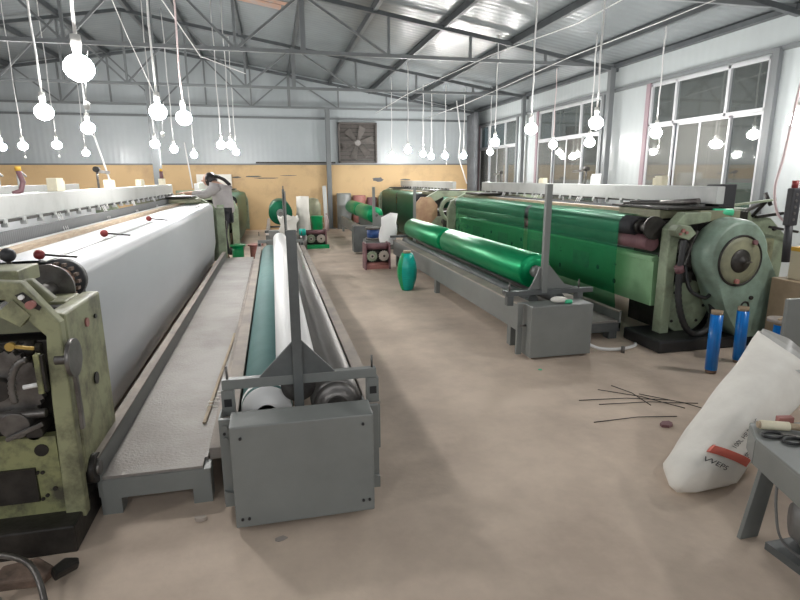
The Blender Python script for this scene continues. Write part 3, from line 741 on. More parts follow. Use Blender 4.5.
# casting at back right
c = MB().prism([(4.55, .2), (5.35, .2), (5.4, .95), (5.15, 1.16), (4.9, 1.2), (4.85, 1.27), (4.5, 1.27), (4.5, .8)], 'lgreen', 'y', 4.75, 4.95)
for (x, z, r_) in ((4.62, 1.19, .03), (4.72, 1.08, .025), (4.9, 1.08, .04), (5.02, .98, .03), (4.8, .95, .03), (5.15, .9, .035), (4.98, .8, .03), (5.2, 1.05, .025)): c.cyl((x, 4.72, z), (x, 4.78, z), r_, 'greasy', seg=12)
c.build('rear_casting', e, .015)
MB().bar((4.7, 4.7, 1.22), (4.98, 4.7, 1.33), .03, .03, 'iron').bar((4.9, 4.7, 1.18), (5.3, 4.7, 1.22), .04, .03, 'greasy').bar((4.95, 4.65, 1.34), (4.9, 4.75, 1.18), .03, .03, 'greasy').cyl((5.02, 4.66, 1.30), (5.02, 4.74, 1.42), .02, 'greasy').bar((4.55, 4.7, 1.30), (5.0, 4.6, 1.36), .05, .02, 'lgreen').bar((5.0, 4.62, 1.08), (5.35, 4.6, 1.02), .025, .025, 'greasy').build('linkage', e)

# far ends seen as small machines
m = MB(); nseg = 8
m.prism([(-.0+3.2+.28*math.cos(2*PI*i/nseg+.39), .90+.31*math.sin(2*PI*i/nseg+.39)) for i in range(nseg)], 'orangedisc', 'y', 11.35, 11.40)
m.cyl((3.2, 11.38, .9), (3.2, 12.1, .9), .05, 'iron')
t2 = thing('warp_drum', (3.2, 11.5, 0), 'octagonal orange-brown drum disc at the end of the far right loom', 'drum')
m.build('drum_disc', t2); MB().box(3.1, 3.3, 11.42, 11.6, 0, .88, 'greasy').build('drum_stand', t2)
t3 = thing('flywheel_stand', (3.68, 11.3, 0), 'pale green spoked wheel beside the octagonal drum disc', 'wheel')
pts = [Vector((3.70+.22*math.cos(t), 11.15, .93+.22*math.sin(t))) for t in [2*PI*i/28 for i in range(29)]]
MB().tube(pts, .045, 'lgreen', 10).build('wheel_rim', t3)
MB().bar((3.5, 11.15, .93), (3.9, 11.15, .93), .04, .05, 'iron').bar((3.70, 11.15, .7), (3.70, 11.15, 1.1), .04, .04, 'iron').build('spokes', t3)
MB().box(3.85, 4.05, 11.1, 11.5, 0, 1.0, 'lgreen').box(3.6, 3.9, 11.2, 11.4, 0, .75, 'greasy').build('stand', t3, .01)

# things standing on or over the beams
def blk(x, y, z, sx, sy, sz, m, label, name='wooden_block', cat='block', g='cream blocks on the loom beams'):
    return tag(MB().box(x-sx/2, x+sx/2, y-sy/2, y+sy/2, z, z+sz, m).box(x-sx/2+.01, x+sx/2-.01, y+sy/2, y+sy*.85, z, z+sz*.8, m).build(name, bevel=.006), label, cat, g)
blk(-1.80, 5.25, 1.5, .08, .16, .11, 'cream', 'stepped cream block nearest on the left white beam')
blk(-1.80, 6.85, 1.5, .08, .16, .09, 'cream', 'cream block second along the left white beam')
blk(-1.80, 8.35, 1.5, .08, .18, .09, 'cream', 'cream block third along the left white beam')
blk(-1.80, 9.95, 1.5, .08, .18, .10, 'cream', 'cream block farthest along the left white beam')
blk(4.15, 5.25, 1.5, .08, .12, .10, 'cream', 'pale block on the right white beam under the large window')
blk(4.15, 7.95, 1.5, .08, .12, .08, 'cream', 'small pale block on the right white beam under the second window')
blk(4.15, 6.5, 1.5, .08, .10, .13, 'white_roll', 'white wrapped bundle on the right white beam', 'wrapped_bundle', 'bundle')
def post(x, y, z0, z1, label, col='iron'):
    e = thing('thread_guide', (x, y, z0), label, 'guide', 'thread guides on the loom beams')
    MB().cyl((x, y, z0), (x, y, z1), .012, col, seg=8).build('stem', e)
    MB().bar((x, y, z1-.02), (x+.02, y+.35, z1-.03), .03, .03, 'iron').cyl((x, y-.04, z1), (x, y+.04, z1), .03, 'greasy', seg=10).build('arm', e)
post(-1.80, 6.45, 1.5, 1.70, 'iron thread guide between the first two cream blocks')
post(4.15, 6.75, 1.5, 1.70, 'iron thread guide beside the white wrapped bundle')
post(4.15, 9.6, 1.5, 1.68, 'iron thread guide at the far end of the right white beam')
for i, (x, y, lab) in enumerate(((-3.4, 7.9, 'pale hooked bracket at the left picture edge'), (-3.4, 8.6, 'pale hooked bracket right of the yellow capped bottle'))):
    tag(MB().tube([(x, y, 1.4), (x, y, 1.66), (x+.03, y+.06, 1.70), (x+.05, y+.14, 1.64)], .014, 'whitebeam', 7).build('hook_bracket'), lab, 'bracket', 'pale brackets behind the left beam')
    bpy.data.objects[-1] if False else None
e = thing('capped_bottle', (-1.80, 9.9, 1.6), 'yellow-capped dark bottle on the farthest cream block', 'bottle')
MB().cyl((-1.80, 9.95, 1.60), (-1.80, 9.95, 1.72), .03, 'maroon').build('bottle_body', e)
MB().cyl((-1.80, 9.95, 1.72), (-1.80, 9.95, 1.76), .025, 'amber').build('cap', e)
e = thing('hanging_lever', (-1.8, 4.4, 1.5), 'dark curved lever with yellow tip at the left picture edge', 'lever')
MB().tube([(-1.8, 4.44, 1.50), (-1.76, 4.47, 1.52), (-1.75, 4.5, 1.58), (-1.77, 4.5, 1.66)], .018, 'maroon', 8).build('lever_arm', e)
MB().cyl((-1.77, 4.5, 1.66), (-1.77, 4.5, 1.69), .02, 'amber').build('lever_tip', e)
tag(MB().box(-1.86, -1.79, 4.15, 4.26, 1.505, 1.64, 'whitebeam').build('beam_bracket', bevel=.006), 'upright white bracket on the left beam at the picture edge', 'bracket')

# ---------------------------------------------------------------- winders
def winder(x0, x1, y0, y1, label, front=True):
    """batching stand: two rails, end cross bars with a gusseted post, cover box in front"""
    e = thing('cloth_winder', ((x0+x1)/2, (y0+y1)/2, 0), label, 'winder')
    for x, nm in ((x0, 'left'), (x1, 'right')):
        MB().box(x-.035, x+.035, y0+.12, y1, .19, .44, 'winder').box(x-.04, x+.04, y0+.12, y1, .44, .452, 'dusty').build('side_rail', e, .004)
    n = max(3, int((y1-y0)/1.8))
    for k in range(n):
        yy = y0+.35+(y1-y0-.6)*k/(n-1)
        for x in (x0, x1):
            MB().box(x-.03, x+.03, yy-.04, yy+.04, 0, .30, 'winder').build('leg', e)
        MB().box(x0, x1, yy-.03, yy+.03, .20, .25, 'winder_dark').build('cross_tie', e)
    return e

# ----- near left winder
LW = winder(-.27, .455, 2.48, 9.65, 'near winder in the aisle with teal, white and steel rolls')
e = LW
MB().box(-.395, -.31, 2.72, 9.6, .17, .235, 'dusty').build('outer_beam', e, .006)
cb = MB().prism([(2.30, .03), (2.30, .53), (2.44, .545), (2.44, .03)], 'winder', 'x', -.245, .40)
cbo = cb.build('cover_box', e, .006)
for (x, z) in ((-.20, .475), (.35, .485), (-.215, .075), (-.185, .075), (.345, .09), (.375, .09)): MB().cyl((x, 2.292, z), (x, 2.301, z), .0065, 'rubber', seg=12).build('cover_screw', cbo)

for x, s1 in ((-.27, -1), (.425, 1)):
    a, b_ = (x-.035, x+.03)
    pl = MB().box(a, b_, 2.46, 2.485, .06, .50, 'winder').box(a, a+.008 if s1 < 0 else a+.008, 2.485, 2.6, .06, .50, 'winder'); po = pl.build('end_plate', e, .003)
    MB().cyl((x-.01, 2.45, .46), (x-.01, 2.462, .46), .014, 'winder').cyl((x-.01, 2.45, .40), (x-.01, 2.462, .40), .014, 'winder').cyl((x-.012, 2.455, .43), (x-.012, 2.461, .43), .007, 'rubber').build('plate_bolt', po)
    MB().prism([(x-.03, .06), (x+.03, .06), (x+.03, .12), (x-.03, .14)], 'winder', 'y', 2.44, 2.47).build('foot_lug', e)
for yy, dz in ((2.64, 0), (9.62, -.08)):
    MB().box(-.295, .475, yy-.022, yy+.022, .585+dz, .635+dz, 'winder').build('cross_bar', e, .003)
    for x in (-.27, .455):
        MB().box(x-.03, x+.03, yy-.03, yy+.03, .45, .585+dz, 'winder').box(x-.018, x+.018, yy-.032, yy-.029, .50+dz*.5, .54+dz*.5, 'rubber').build('bar_bracket', e)
        MB().cyl((x+.0, yy+.0, .63), (x, yy, .70), .006, 'iron', seg=8).build('locating_pin', e)
MB().prism([(-.115, .635), (.262, .635), (.078, .835)], 'winder_dark', 'y', 2.62, 2.634).build('gusset', e)
MB().box(.050, .098, 2.59, 2.62, .46, 1.36, 'winder_dark').build('post', e, .003)
MB().box(.168, .185, 9.60, 9.65, .45, 1.47, 'winder_dark').box(.168, .215, 9.60, 9.61, .45, 1.38, 'winder').build('post', e)
def roll(x, z, r, y0, y1, m, nm, parent, core=True):
    b = MB().lathe((x, y0, z), (0, 1, 0), [(0, r*.55), (0, r-.012), (.012, r), (y1-y0-.012, r), (y1-y0, r-.012), (y1-y0, r*.5)], m, 36)
    if core: b.cyl((x, y0-.06, z), (x, y1+.06, z), r*.42, 'iron')
    return b.build(nm, parent)
tag(roll(-.09, .415, .132, 2.72, 9.0, 'teal', 'teal_cloth_roll', None), 'long roll of dark teal cloth lying in the near winder', 'roll')
r_ = MB().lathe((-.09, 2.66, .415), (0, 1, 0), [(0, .05), (.0, .100), (.03, .105), (.03, .128), (.14, .134)], 'white_roll', 36); r_.build('white_end', bpy.data.objects['teal_cloth_roll'])
roll(.275, .42, .135, 2.72, 9.4, 'chrome', 'steel_roller', e)
MB().lathe((.275, 2.68, .42), (0, 1, 0), [(0, .05), (0, .08), (.02, .085), (.02, .10), (.04, .12)], 'chrome', 36).build('roller_end', e)
tag(roll(.075, .61, .108, 2.80, 9.2, 'white_roll', 'white_cloth_roll', None), 'white roll lying on top between the teal roll and steel roller', 'roll')
r_ = MB().lathe((.075, 2.665, .56), (0, 1, 0), [(0, .060), (0, .088), (.05, .088), (.05, .06)], 'iron', 32).build('roll_bearing', e)

# tread platform
tp = thing('tread_platform', (-.62, 6.3, 0), 'dusty steel walkway platform beside the left loom', 'platform')
MB().box(-.875, -.415, 2.61, 10.15, .185, .20, 'tread').box(-.875, -.40, 2.70, 10.15, .184, .199, 'tread').build('tread_plate', tp)
MB().box(-.895, -.875, 2.60, 10.15, .10, .31, 'winder').box(-.935, -.875, 2.6, 10.15, .30, .312, 'dusty').build('side_lip', tp, .002)
MB().box(-.875, -.385, 2.60, 2.625, .085, .186, 'winder').build('front_skirt', tp)
for (x, y) in ((-.89, 2.6), (-.47, 2.6), (-.89, 6.3), (-.47, 6.3), (-.89, 9.9), (-.47, 9.9)):
    MB().box(x, x+.09, y+.004, y+.10, 0, .183, 'winder').build('foot_block', tp)
tag(MB().box(-.01, .01, -.95, .95, -.004, .004, 'wood').build('wood_strip'), 'thin wooden strip lying along the walkway platform', 'strip')
o = bpy.data.objects['wood_strip']; o.location = (-.435, 4.05, .2085); o.rotation_euler = (0, 0, math.radians(-1.6))
pp = MB()
for k in range(9):
    a = random.random()*6.28; x, y = -.455+random.uniform(-.03, .03), 3.45+random.uniform(-.12, .12)
    l = random.uniform(.02, .05)
    pp.box(x, x+l, y, y+.012, .201+.002*k, .203+.002*k, 'paper')
tag(pp.build('paper_scraps'), 'torn paper scraps on the walkway platform', 'scraps', kind='stuff')

# ----- near right winder
RW = winder(2.20, 2.80, 4.35, 9.95, 'near right winder carrying bright green net rolls')
e = RW
cb = MB().box(2.15, 2.75, 4.20, 4.42, .02, .49, 'winder').build('cover_box', e, .006)
MB().box(2.08, 2.13, 4.33, 4.36, .02, .50, 'winder').build('end_plate', e, .003)
MB().cyl((2.09, 4.3, .30), (2.16, 4.3, .30), .008, 'iron').build('latch_bolt', e)
for yy in (4.48, 4.72, 9.9):
    MB().box(2.02 if yy < 4.6 else 2.1, 2.90, yy-.022, yy+.022, .535 if yy < 4.6 else .5, .58 if yy < 4.6 else .54, 'winder_dark').build('cross_bar', e, .003)
for x in (2.06, 2.76):
    MB().box(x-.03, x+.03, 4.45, 4.51, .45, .54, 'winder_dark').cyl((x, 4.48, .57), (x, 4.48, .66), .008, 'iron').build('bar_bracket', e)
MB().prism([(2.26, .58), (2.76, .58), (2.62, .62), (2.46, .80), (2.36, .78), (2.30, .64)], 'winder', 'y', 4.50, 4.515).build('gusset', e)
MB().box(2.37, 2.425, 4.455, 4.50, .55, 1.535, 'winder').build('post', e, .003)
for x in (2.36, 2.64): MB().cyl((x, 4.6, .45), (x, 9.8, .45), .055, 'winder_dark').build('support_roller', e)
MB().box(2.165, 2.30, 4.5, 9.95, .44, .455, 'dusty').box(2.70, 2.835, 4.5, 9.95, .44, .455, 'dusty').build('rail_cover', e)
RC = 'green net rolls on the near right winder'
def netroll(x, z, r, y0, y1, label, m='net_solid', g=None, ext=.10):
    o = MB().lathe((x, y0, z), (0, 1, 0), [(0, r*.35), (0, r*.7), (.003, r*.72), (.0, r*.88), (.006, r*.95), (.02, r), ((y1-y0)/2, r*1.01), (y1-y0-.02, r), (y1-y0, r*.93), (y1-y0, r*.35)], m, 44)
    o = tag(o.build('net_roll'), label, 'roll', g)
    MB().cyl((x, y0-ext, z), (x, y0+.1, z), r*.34, 'winder').cyl((x, y0-ext*1.6, z), (x, y0-ext, z), r*.16, 'iron').build('core_tube', o)
    return o
netroll(2.50, .685, .175, 4.86, 7.52, 'near thick bright green net roll on the right winder', g=RC)
netroll(2.50, .685, .172, 7.66, 9.75, 'far thick bright green net roll on the right winder', g=RC, ext=.02)
tag(MB().sphere((2.46, 4.30, .520), .055, 'sack', sc=(1.5, 1, .5)).build('rag'), 'pale crumpled rag on the grey winder cover box', 'rag')
tag(MB().cyl((2.50, 4.26, .508), (2.56, 4.25, .508), .018, 'mint').build('thread_spool'), 'small mint green spool on the grey winder cover box', 'spool')
# tread platform right
tp = thing('tread_platform', (3.2, 7, 0), 'grey walkway platform between the right winder and loom', 'platform')
MB().box(2.86, 3.32, 4.62, 10.1, .17, .185, 'tread').build('tread_plate', tp)
MB().box(3.31, 3.33, 4.60, 10.1, .10, .29, 'winder').box(3.29, 3.33, 4.6, 10.1, .28, .292, 'dusty').build('side_lip', tp)
MB().box(2.86, 3.33, 4.60, 4.625, .08, .17, 'winder_dark').build('front_skirt', tp)
for (x, y) in ((2.88, 4.62), (3.22, 4.62), (2.88, 7.3), (3.22, 7.3), (2.88, 9.8), (3.22, 9.8)):
    MB().box(x, x+.09, y, y+.10, 0, .09, 'winder_dark').build('foot_block', tp)
tag(MB().tube(smooth_pts([Vector((2.76, 4.32, .09)), Vector((2.9, 4.28, .03)), Vector((3.1, 4.25, .02)), Vector((3.28, 4.30, .02)), Vector((3.34, 4.36, .02))]), .016, 'cord', 8).build('power_cable'), 'thick pale cable on the floor from the grey box', 'cable')
tag(MB().cyl((3.09, 4.20, .0), (3.09, 4.20, .06), .018, 'iron').build('floor_valve'), 'small iron fitting on the pale floor cable', 'fitting')

# ----- far right winder
FW = winder(2.05, 2.60, 11.7, 16.8, 'far right winder with green rolls near the back wall')
e = FW
MB().box(1.98, 2.68, 11.8, 11.85, .50, .55, 'winder_dark').build('cross_bar', e)
MB().prism([(2.05, .55), (2.62, .55), (2.36, .78), (2.26, .78)], 'winder', 'y', 11.86, 11.875).build('gusset', e)
MB().box(2.12, 2.18, 11.82, 11.86, .5, 1.40, 'winder').build('post', e)
MB().box(1.62, 2.06, 11.35, 11.62, .05, .60, 'winder_dark').build('cover_box', e, .01)
netroll(2.32, .74, .19, 12.6, 14.6, 'near green net roll on the far right winder', g='green net rolls on the far right winder')
netroll(2.32, .74, .19, 14.7, 16.6, 'far green net roll on the far right winder', g='green net rolls on the far right winder', ext=.02)
tag(MB().box(2.72, 2.77, 10.55, 10.6, 0, 1.41, 'winder').build('steel_post'), 'grey upright post left of the octagonal drum disc', 'post')
# ----- far left winder behind the near one
FL = winder(-.15, .42, 11.4, 16.4, 'low grey winder behind the near one in the aisle')
e = FL
MB().box(-.12, .40, 11.2, 11.38, .05, .56, 'winder').build('cover_box', e, .01)
MB().box(-.2, .46, 11.45, 11.5, .50, .55, 'winder_dark').build('cross_bar', e)
MB().box(.185, .235, 11.5, 11.55, .5, 1.38, 'winder').build('post', e)
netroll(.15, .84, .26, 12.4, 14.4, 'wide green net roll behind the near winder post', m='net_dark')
# cloth bundle on the far post of the near winder
rows = []
for j in range(7):
    t = j/6; r_ = .15*(1.15-.35*t)+.02*math.sin(j*2)
    rows.append([(.24+r_*(1+.12*math.sin(3*a+j))*math.cos(a), 9.98+r_*.7*math.sin(a), .93-.36*t+.02*math.sin(5*a)) for a in [2*PI*k/20 for k in range(21)]])
tag(MB().sheet(rows, 'sack').build('cloth_bag', solid=.006), 'beige cloth bag hanging behind the far end of the near winder', 'bag')
tag(MB().box(.12, .34, 9.92, 10.1, 0, .54, 'winder_dark').build('bag_stand'), 'dark stand under the beige cloth bag', 'stand')

# gear reducer blocks with sprockets
def sprocket_block(x, y, wd, ht, label, col, basecol):
    e = thing('sprocket_block', (x, y, 0), label, 'machine')
    f = MB().box(x-wd/2, x-wd/2+.03, y, y+.3, 0, ht, col).box(x+wd/2-.03, x+wd/2, y, y+.3, 0, ht, col).box(x-wd/2, x+wd/2, y+.05, y+.3, .0, ht*.15, basecol).box(x-wd/2+.03, x+wd/2-.03, y+.16, y+.3, ht*.1, ht*.95, 'greasy')
    f.build('side_frame', e, .004)
    MB().cyl((x-wd/2, y+.10, ht*.86), (x+wd/2, y+.10, ht*.86), ht*.12, col, seg=18).build('top_roller', e)
    MB().cyl((x-wd/2, y+.10, ht*.16), (x+wd/2, y+.10, ht*.16), ht*.10, basecol, seg=18).build('bottom_roller', e)
    for sx in (-1, 1):
        r_ = wd*.21; n = 16
        pl = [(x+sx*wd*.23+math.cos(PI*i/n)*(r_ if i % 2 else r_*.86), ht*.52+math.sin(PI*i/n)*(r_ if i % 2 else r_*.86)) for i in range(2*n)]
        s = MB().prism(pl, 'lgreen' if sx < 0 else 'dusty', 'y', y-.01, y+.02)
        s.cyl((x+sx*wd*.23, y-.03, ht*.52), (x+sx*wd*.23, y, ht*.52), r_*.42, 'dusty', seg=16).cyl((x+sx*wd*.23, y-.034, ht*.52), (x+sx*wd*.23, y-.028, ht*.52), r_*.2, 'greasy', seg=12)
        s.cyl((x+sx*wd*.23, y, ht*.52), (x+sx*wd*.23, y+.2, ht*.52), r_*.4, 'iron', seg=12)
        s.build('sprocket', e)
sprocket_block(1.76, 9.35, .46, .47, 'maroon framed block with two round sprockets on the aisle floor', 'maroon', 'redpaint')
sprocket_block(.93, 12.7, .50, .42, 'farther sprocket block on a dark green base', 'maroon', 'greasy')
MB().box(.66, 1.22, 12.55, 12.66, 0, .09, 'greenyarn').build('green_base', bpy.data.objects['sprocket_block.001'])
e = thing('yarn_spool', (1.86, 10.5, 0), 'dark blue spool on a grey stand by the white bag', 'spool')
MB().box(1.70, 2.04, 10.3, 10.6, 0, .42, 'winder').build('stand', e, .005)
MB().cyl((1.87, 10.42, .42), (1.87, 10.42, .46), .15, 'iron').cyl((1.87, 10.42, .46), (1.87, 10.42, .62), .12, 'bluedark').cyl((1.87, 10.42, .62), (1.87, 10.42, .66), .15, 'iron').build('spool_body', e)
rows = []
for j in range(8):
    t = j/7; sx = .12+.05*math.sin(t*2.6)
    rows.append([(2.06+.05*t+sx*(1+.15*math.sin(2*a+j))*math.cos(a), 10.0+.06*math.sin(a), .36+.58*t*(1-.12*(math.cos(a) < 0))) for a in [2*PI*k/18 for k in range(19)]])
rows.append([(2.13, 10.0, .96)]*19)
tag(MB().sheet(rows, 'white_roll').build('plastic_bag'), 'crumpled white plastic bag beside the dark blue spool', 'bag')
# green and teal barrel-shaped bobbin
e = thing('yarn_bobbin', (1.835, 7.5, 0), 'barrel-shaped bobbin wound half green half teal in the aisle', 'bobbin')
prof = [(0, .075), (.02, .085), (.08, .108), (.18, .135), (.28, .142), (.38, .132), (.47, .105), (.54, .078)]
for m_, a0, a1 in (('tealyarn', -PI*.74, PI*.26), ('greenyarn', PI*.26, PI*1.26)):
    n = 14
    rows = [[(1.835+r*math.cos(a0+(a1-a0)*k/n)*(1+.04*math.cos(k*2.2)), 7.5+r*math.sin(a0+(a1-a0)*k/n)*(1+.04*math.cos(k*2.2)), h) for k in range(n+1)] for h, r in prof]
    rows = [[(1.835, 7.5, 0)]*(n+1)]+rows+[[(1.835, 7.5, .54)]*(n+1)]
    MB().sheet(rows, m_).build('winding', e)
MB().cyl((1.835, 7.5, .54), (1.835, 7.5, .575), .055, 'cardboard').build('core_tube', e)

# blue yarn tubes
def blue_tube(x, y, h, lean, label, flange=False):
    e = thing('yarn_tube', (x, y, 0), label, 'yarn tube', 'blue yarn tubes by the round housing')
    tx, ty = x+lean[0], y+lean[1]
    d = Vector((tx-x, ty-y, h)).normalized(); p = Vector((x, y, 0.004))
    MB().cyl(p+d*.025, p+d*(h-.03), .047, 'blue', seg=24).build('winding', e)
    MB().cyl(p, p+d*.03, .042, 'grime', seg=20).build('core_foot', e)
    c = MB().lathe(p+d*(h-.03), d, [(0, .043), (.035, .044), (.035, .030), (.01, .028)], 'cardboard', 20)
    if flange: c.cyl(p+d*(h+.0), p+d*(h+.025), .10, 'dusty', seg=24)
    c.build('core_top', e)
blue_tube(3.47, 3.56, .52, (.02, .03), 'leftmost standing blue yarn tube with brown core')
blue_tube(3.90, 3.72, .49, (.0, .02), 'middle blue yarn tube before the round housing foot')
blue_tube(4.10, 3.55, .40, (.0, .0), 'rightmost blue yarn tube capped by a round flange', True)
tag(MB().bar((4.02, 3.50, .435), (4.45, 3.62, .52), .018, .014, 'wood').build('wooden_stick'), 'thin wooden stick lying on the round flange', 'stick')
# right edge: carton, cabinet, board, pendant switch
tag(MB().box(4.38, 4.9, 3.63, 3.95, 0, .70, 'cardboard').build('brown_crate', bevel=.01), 'brown crate at the right edge under the pale carton', 'crate')
e = thing('carton', (4.65, 3.77, .70), 'pale carton with amber stripe at the right picture edge', 'carton')
MB().box(4.45, 4.85, 3.68, 3.86, .702, .98, 'carton').build('carton_body', e, .006)
MB().box(4.447, 4.854, 3.675, 3.865, .95, .985, 'amber').build('amber_stripe', e)
tag(MB().box(3.45, 3.95, 2.95, 2.98, 0, .76, 'winder').build('grey_board', bevel=.004), 'upright grey steel board at the right edge behind the sack', 'board')
e = thing('pendant_switch', (4.12, 3.6, 1.0), 'black hanging switch box with red button at the right edge', 'switch')
MB().box(4.06, 4.15, 3.58, 3.64, 1.20, 1.50, 'black').build('switch_body', e, .01)
MB().cyl((4.12, 3.61, .90), (4.10, 3.61, 1.20), .03, 'black', seg=14).build('cable_gland', e)
MB().cyl((4.10, 3.61, 1.50), (4.10, 3.61, 1.56), .024, 'red', seg=14).build('red_button', e)
for k in range(5): MB().cyl((4.10, 3.575, 1.25+k*.05), (4.10, 3.582, 1.25+k*.05), .012, 'iron', seg=10).build('switch_button', e)
(MB().tube(smooth_pts([Vector((4.23, 3.68, 4.05)), Vector((4.16, 3.68, 3.0)), Vector((4.06, 3.67, 2.2)), Vector((4.00, 3.66, 1.75)), Vector((3.96, 3.66, 1.5)), Vector((4.02, 3.66, 1.3)), Vector((4.10, 3.63, 1.22))]), .010, 'pinkcord', 8).build('power_cord', e))

# ---------------------------------------------------------------- white sack
TOPQ = [Vector((3.089, 2.85, .601)), Vector((3.034, 2.50, .531)), Vector((3.36, 2.55, .36)), Vector((3.50, 2.95, .45))]
BOTQ = [Vector((1.945, 2.25, .095)), Vector((2.03, 2.06, .20)), Vector((2.30, 2.08, .02)), Vector((2.28, 2.42, .015))]
def quad_ring(q, n=11, rnd=.45, puff=.0):
    out = []
    c = sum(q, Vector((0, 0, 0)))/4
    for i in range(4):
        p0, p1 = q[i], q[(i+1) % 4]
        for k in range(n):
            t = k/n; p = p0.lerp(p1, t)
            bow = math.sin(PI*t)*puff
            cf = (1-abs(math.sin(PI*t)))**3*.10*rnd     # slightly rounded corners
            out.append(p+(p-c)*(bow-cf))
    out.append(out[0].copy()); return out
def sack_pt(t): return [b.lerp(a, t) for a, b in zip(TOPQ, BOTQ)]
rows = []
cb_ = Vector((1.90, 2.08, .006))
rows.append([cb_.lerp(sum(BOTQ, Vector((0, 0, 0)))/4, .15)]*45)
for f_, pf in ((.35, .1), (.62, .12), (.85, .12)):
    ring = quad_ring(BOTQ, puff=pf); rows.append([cb_.lerp(v, f_)+Vector((0, 0, 0)) for v in ring])
NT = 14
for i in range(NT+1):
    t = i/NT; q = sack_pt(t)
    ring = quad_ring(q, puff=.10+.06*math.sin(t*PI)-.05*t, rnd=1.0)
    for k, v in enumerate(ring):
        a = 2*PI*k/44
        v += (v-sum(q, Vector((0, 0, 0)))/4)*(.030*math.sin(3*a+t*7)+.018*math.sin(7*a-t*19))
    ring[-1] = ring[0].copy(); rows.append(ring)
for r_ in rows:
    for v in r_: v.z = max(v.z, .006)
sk = thing('woven_sack', (2.1, 2.2, 0), 'large white woven sack leaning behind the lower right machine', 'sack')
sbo = MB().sheet(rows, 'sack').build('sack_body', sk, solid=.004)
ctop = sum(TOPQ, Vector((0, 0, 0)))/4
MB().sheet([[ctop+(v-ctop)*.93-Vector((.10, .06, .04)) for v in rows[-1]], [ctop+(v-ctop)*.90+Vector((.03, .02, .02)) for v in rows[-1]]], 'sack_in').build('inner_liner', sk)
from mathutils.bvhtree import BVHTree
_tree = BVHTree.FromPolygons([v for r_ in rows for v in r_], [(i*45+j, i*45+j+1, (i+1)*45+j+1, (i+1)*45+j) for i in range(len(rows)-1) for j in range(44)])
def on_sack(t, u, off=.006):
    """t lengthwise, u 0..1 across the lower right face (seam to outer edge)"""
    q = sack_pt(t); p = q[1].lerp(q[2], u); c = sum(q, Vector((0, 0, 0)))/4
    out = (q[2]-q[1]).cross(TOPQ[1]-BOTQ[1]).normalized()
    if out.dot(p-c) < 0: out = -out
    hit = _tree.ray_cast(p+out*.2, -out)
    base = hit[0] if hit[0] is not None else p
    return base+out*off
MB().sheet([[on_sack(.075+.055*i/5+.03*j/16, -.05+.85*j/16) for j in range(17)] for i in range(6)], 'redprint').build('red_band', sk)
def sack_text(txt, nm, fn):
    cu_ = bpy.data.curves.new(nm, 'FONT'); cu_.body = txt; cu_.size = 1; cu_.extrude = 0
    ob = bpy.data.objects.new(nm, cu_); C.objects.link(ob)
    dg_ = bpy.context.evaluated_depsgraph_get(); me = bpy.data.meshes.new_from_object(ob.evaluated_get(dg_))
    bpy.data.objects.remove(ob)
    for v in me.vertices: v.co = fn(v.co.x, v.co.y)
    me.materials.clear(); me.materials.append(M['blackprint'])
    o = bpy.data.objects.new(nm, me); C.objects.link(o); o.parent = sk; o.location = -world_loc(sk)
L_ = (TOPQ[1]-BOTQ[1]).length; W_ = .30
sack_text('100L HP B.5WC', 'black_lettering', lambda x, y: on_sack(.16+x*.042/L_, .30-y*.042/W_, .009))
sack_text('WEP5', 'black_lettering', lambda x, y: on_sack(.015+y*.05/L_, .02+x*.05/W_, .009))
sack_text('BS', 'black_lettering', lambda x, y: on_sack(.155+y*.05/L_, .52+x*.05/W_, .009))
# thin plastic bag behind the sack
rows = []
for j in range(9):
    t = j/8
    rows.append([(3.20+.32*t+.20*math.cos(a)*(1+.1*math.sin(3*a+j)), 2.30+.14*math.sin(a), .02+.50*t*(1+.05*math.sin(4*a))) for a in [2*PI*k/20 for k in range(21)]])
rows = [[(3.20, 2.30, .02)]*21]+rows+[[(3.52, 2.30, .53)]*21]
tag(MB().sheet(rows, 'sack_in').build('plastic_bag'), 'greyish translucent plastic bag to the right of the woven sack', 'bag')

# ---------------------------------------------------------------- lower right machine
e = thing('motor_table', (2.4, 1.3, 0), 'grey steel machine table with a motor at the lower right', 'table')
MB().prism([(1.78, .95), (2.044, 1.80), (2.15, 1.94), (3.0, 1.75), (2.75, .7)], 'winder', 'z', .44, .455).build('table_top', e, .004)
MB().bar((2.052, 1.80, .385), (1.79, .97, .385), .014, .115, 'winder').bar((2.05, 1.80, .385), (2.15, 1.93, .385), .014, .115, 'winder').build('apron', e, .003)
MB().prism([(1.965, 0), (2.065, 0), (2.135, .44), (2.048, .44)], 'winder', 'y', 1.735, 1.755).build('leg', e, .003)
MB().box(1.81, 1.87, .98, 1.04, 0, .44, 'winder').build('leg', e, .003)
MB().box(2.88, 2.96, 1.66, 1.74, 0, .44, 'winder').build('leg', e, .003)
MB().box(2.65, 2.73, .74, .82, 0, .44, 'winder').build('leg', e, .003)
mt = MB().lathe((2.09, 1.62, .16), (.75, -.6, 0), [(0, .02), (.0, .07), (.03, .09), (.05, .125), (.30, .13), (.33, .08)], 'motor', 30)
mto = mt.build('motor', e)
s = MB(); dv = Vector((.75, -.6, 0)).normalized(); pv = Vector((.6, .75, 0)).normalized()
for k in range(20):
    a = 2*PI*k/20; o_ = pv*math.cos(a)*.135+Vector((0, 0, 1))*math.sin(a)*.135
    p = Vector((2.09, 1.62, .16))+o_
    s.bar(p+dv*.10, p+dv*.29, .01, .02, 'winder_dark')
s.build('cooling_fin', mto)
MB().box(2.02, 2.4, 1.30, 1.66, 0, .035, 'winder_dark').build('motor_base', e)
MB().tube(smooth_pts([Vector((2.03, 1.66, .33)), Vector((2.0, 1.62, .22)), Vector((2.01, 1.58, .10)), Vector((2.08, 1.50, .03))]), .006, 'motor', 6).build('motor_cable', e)
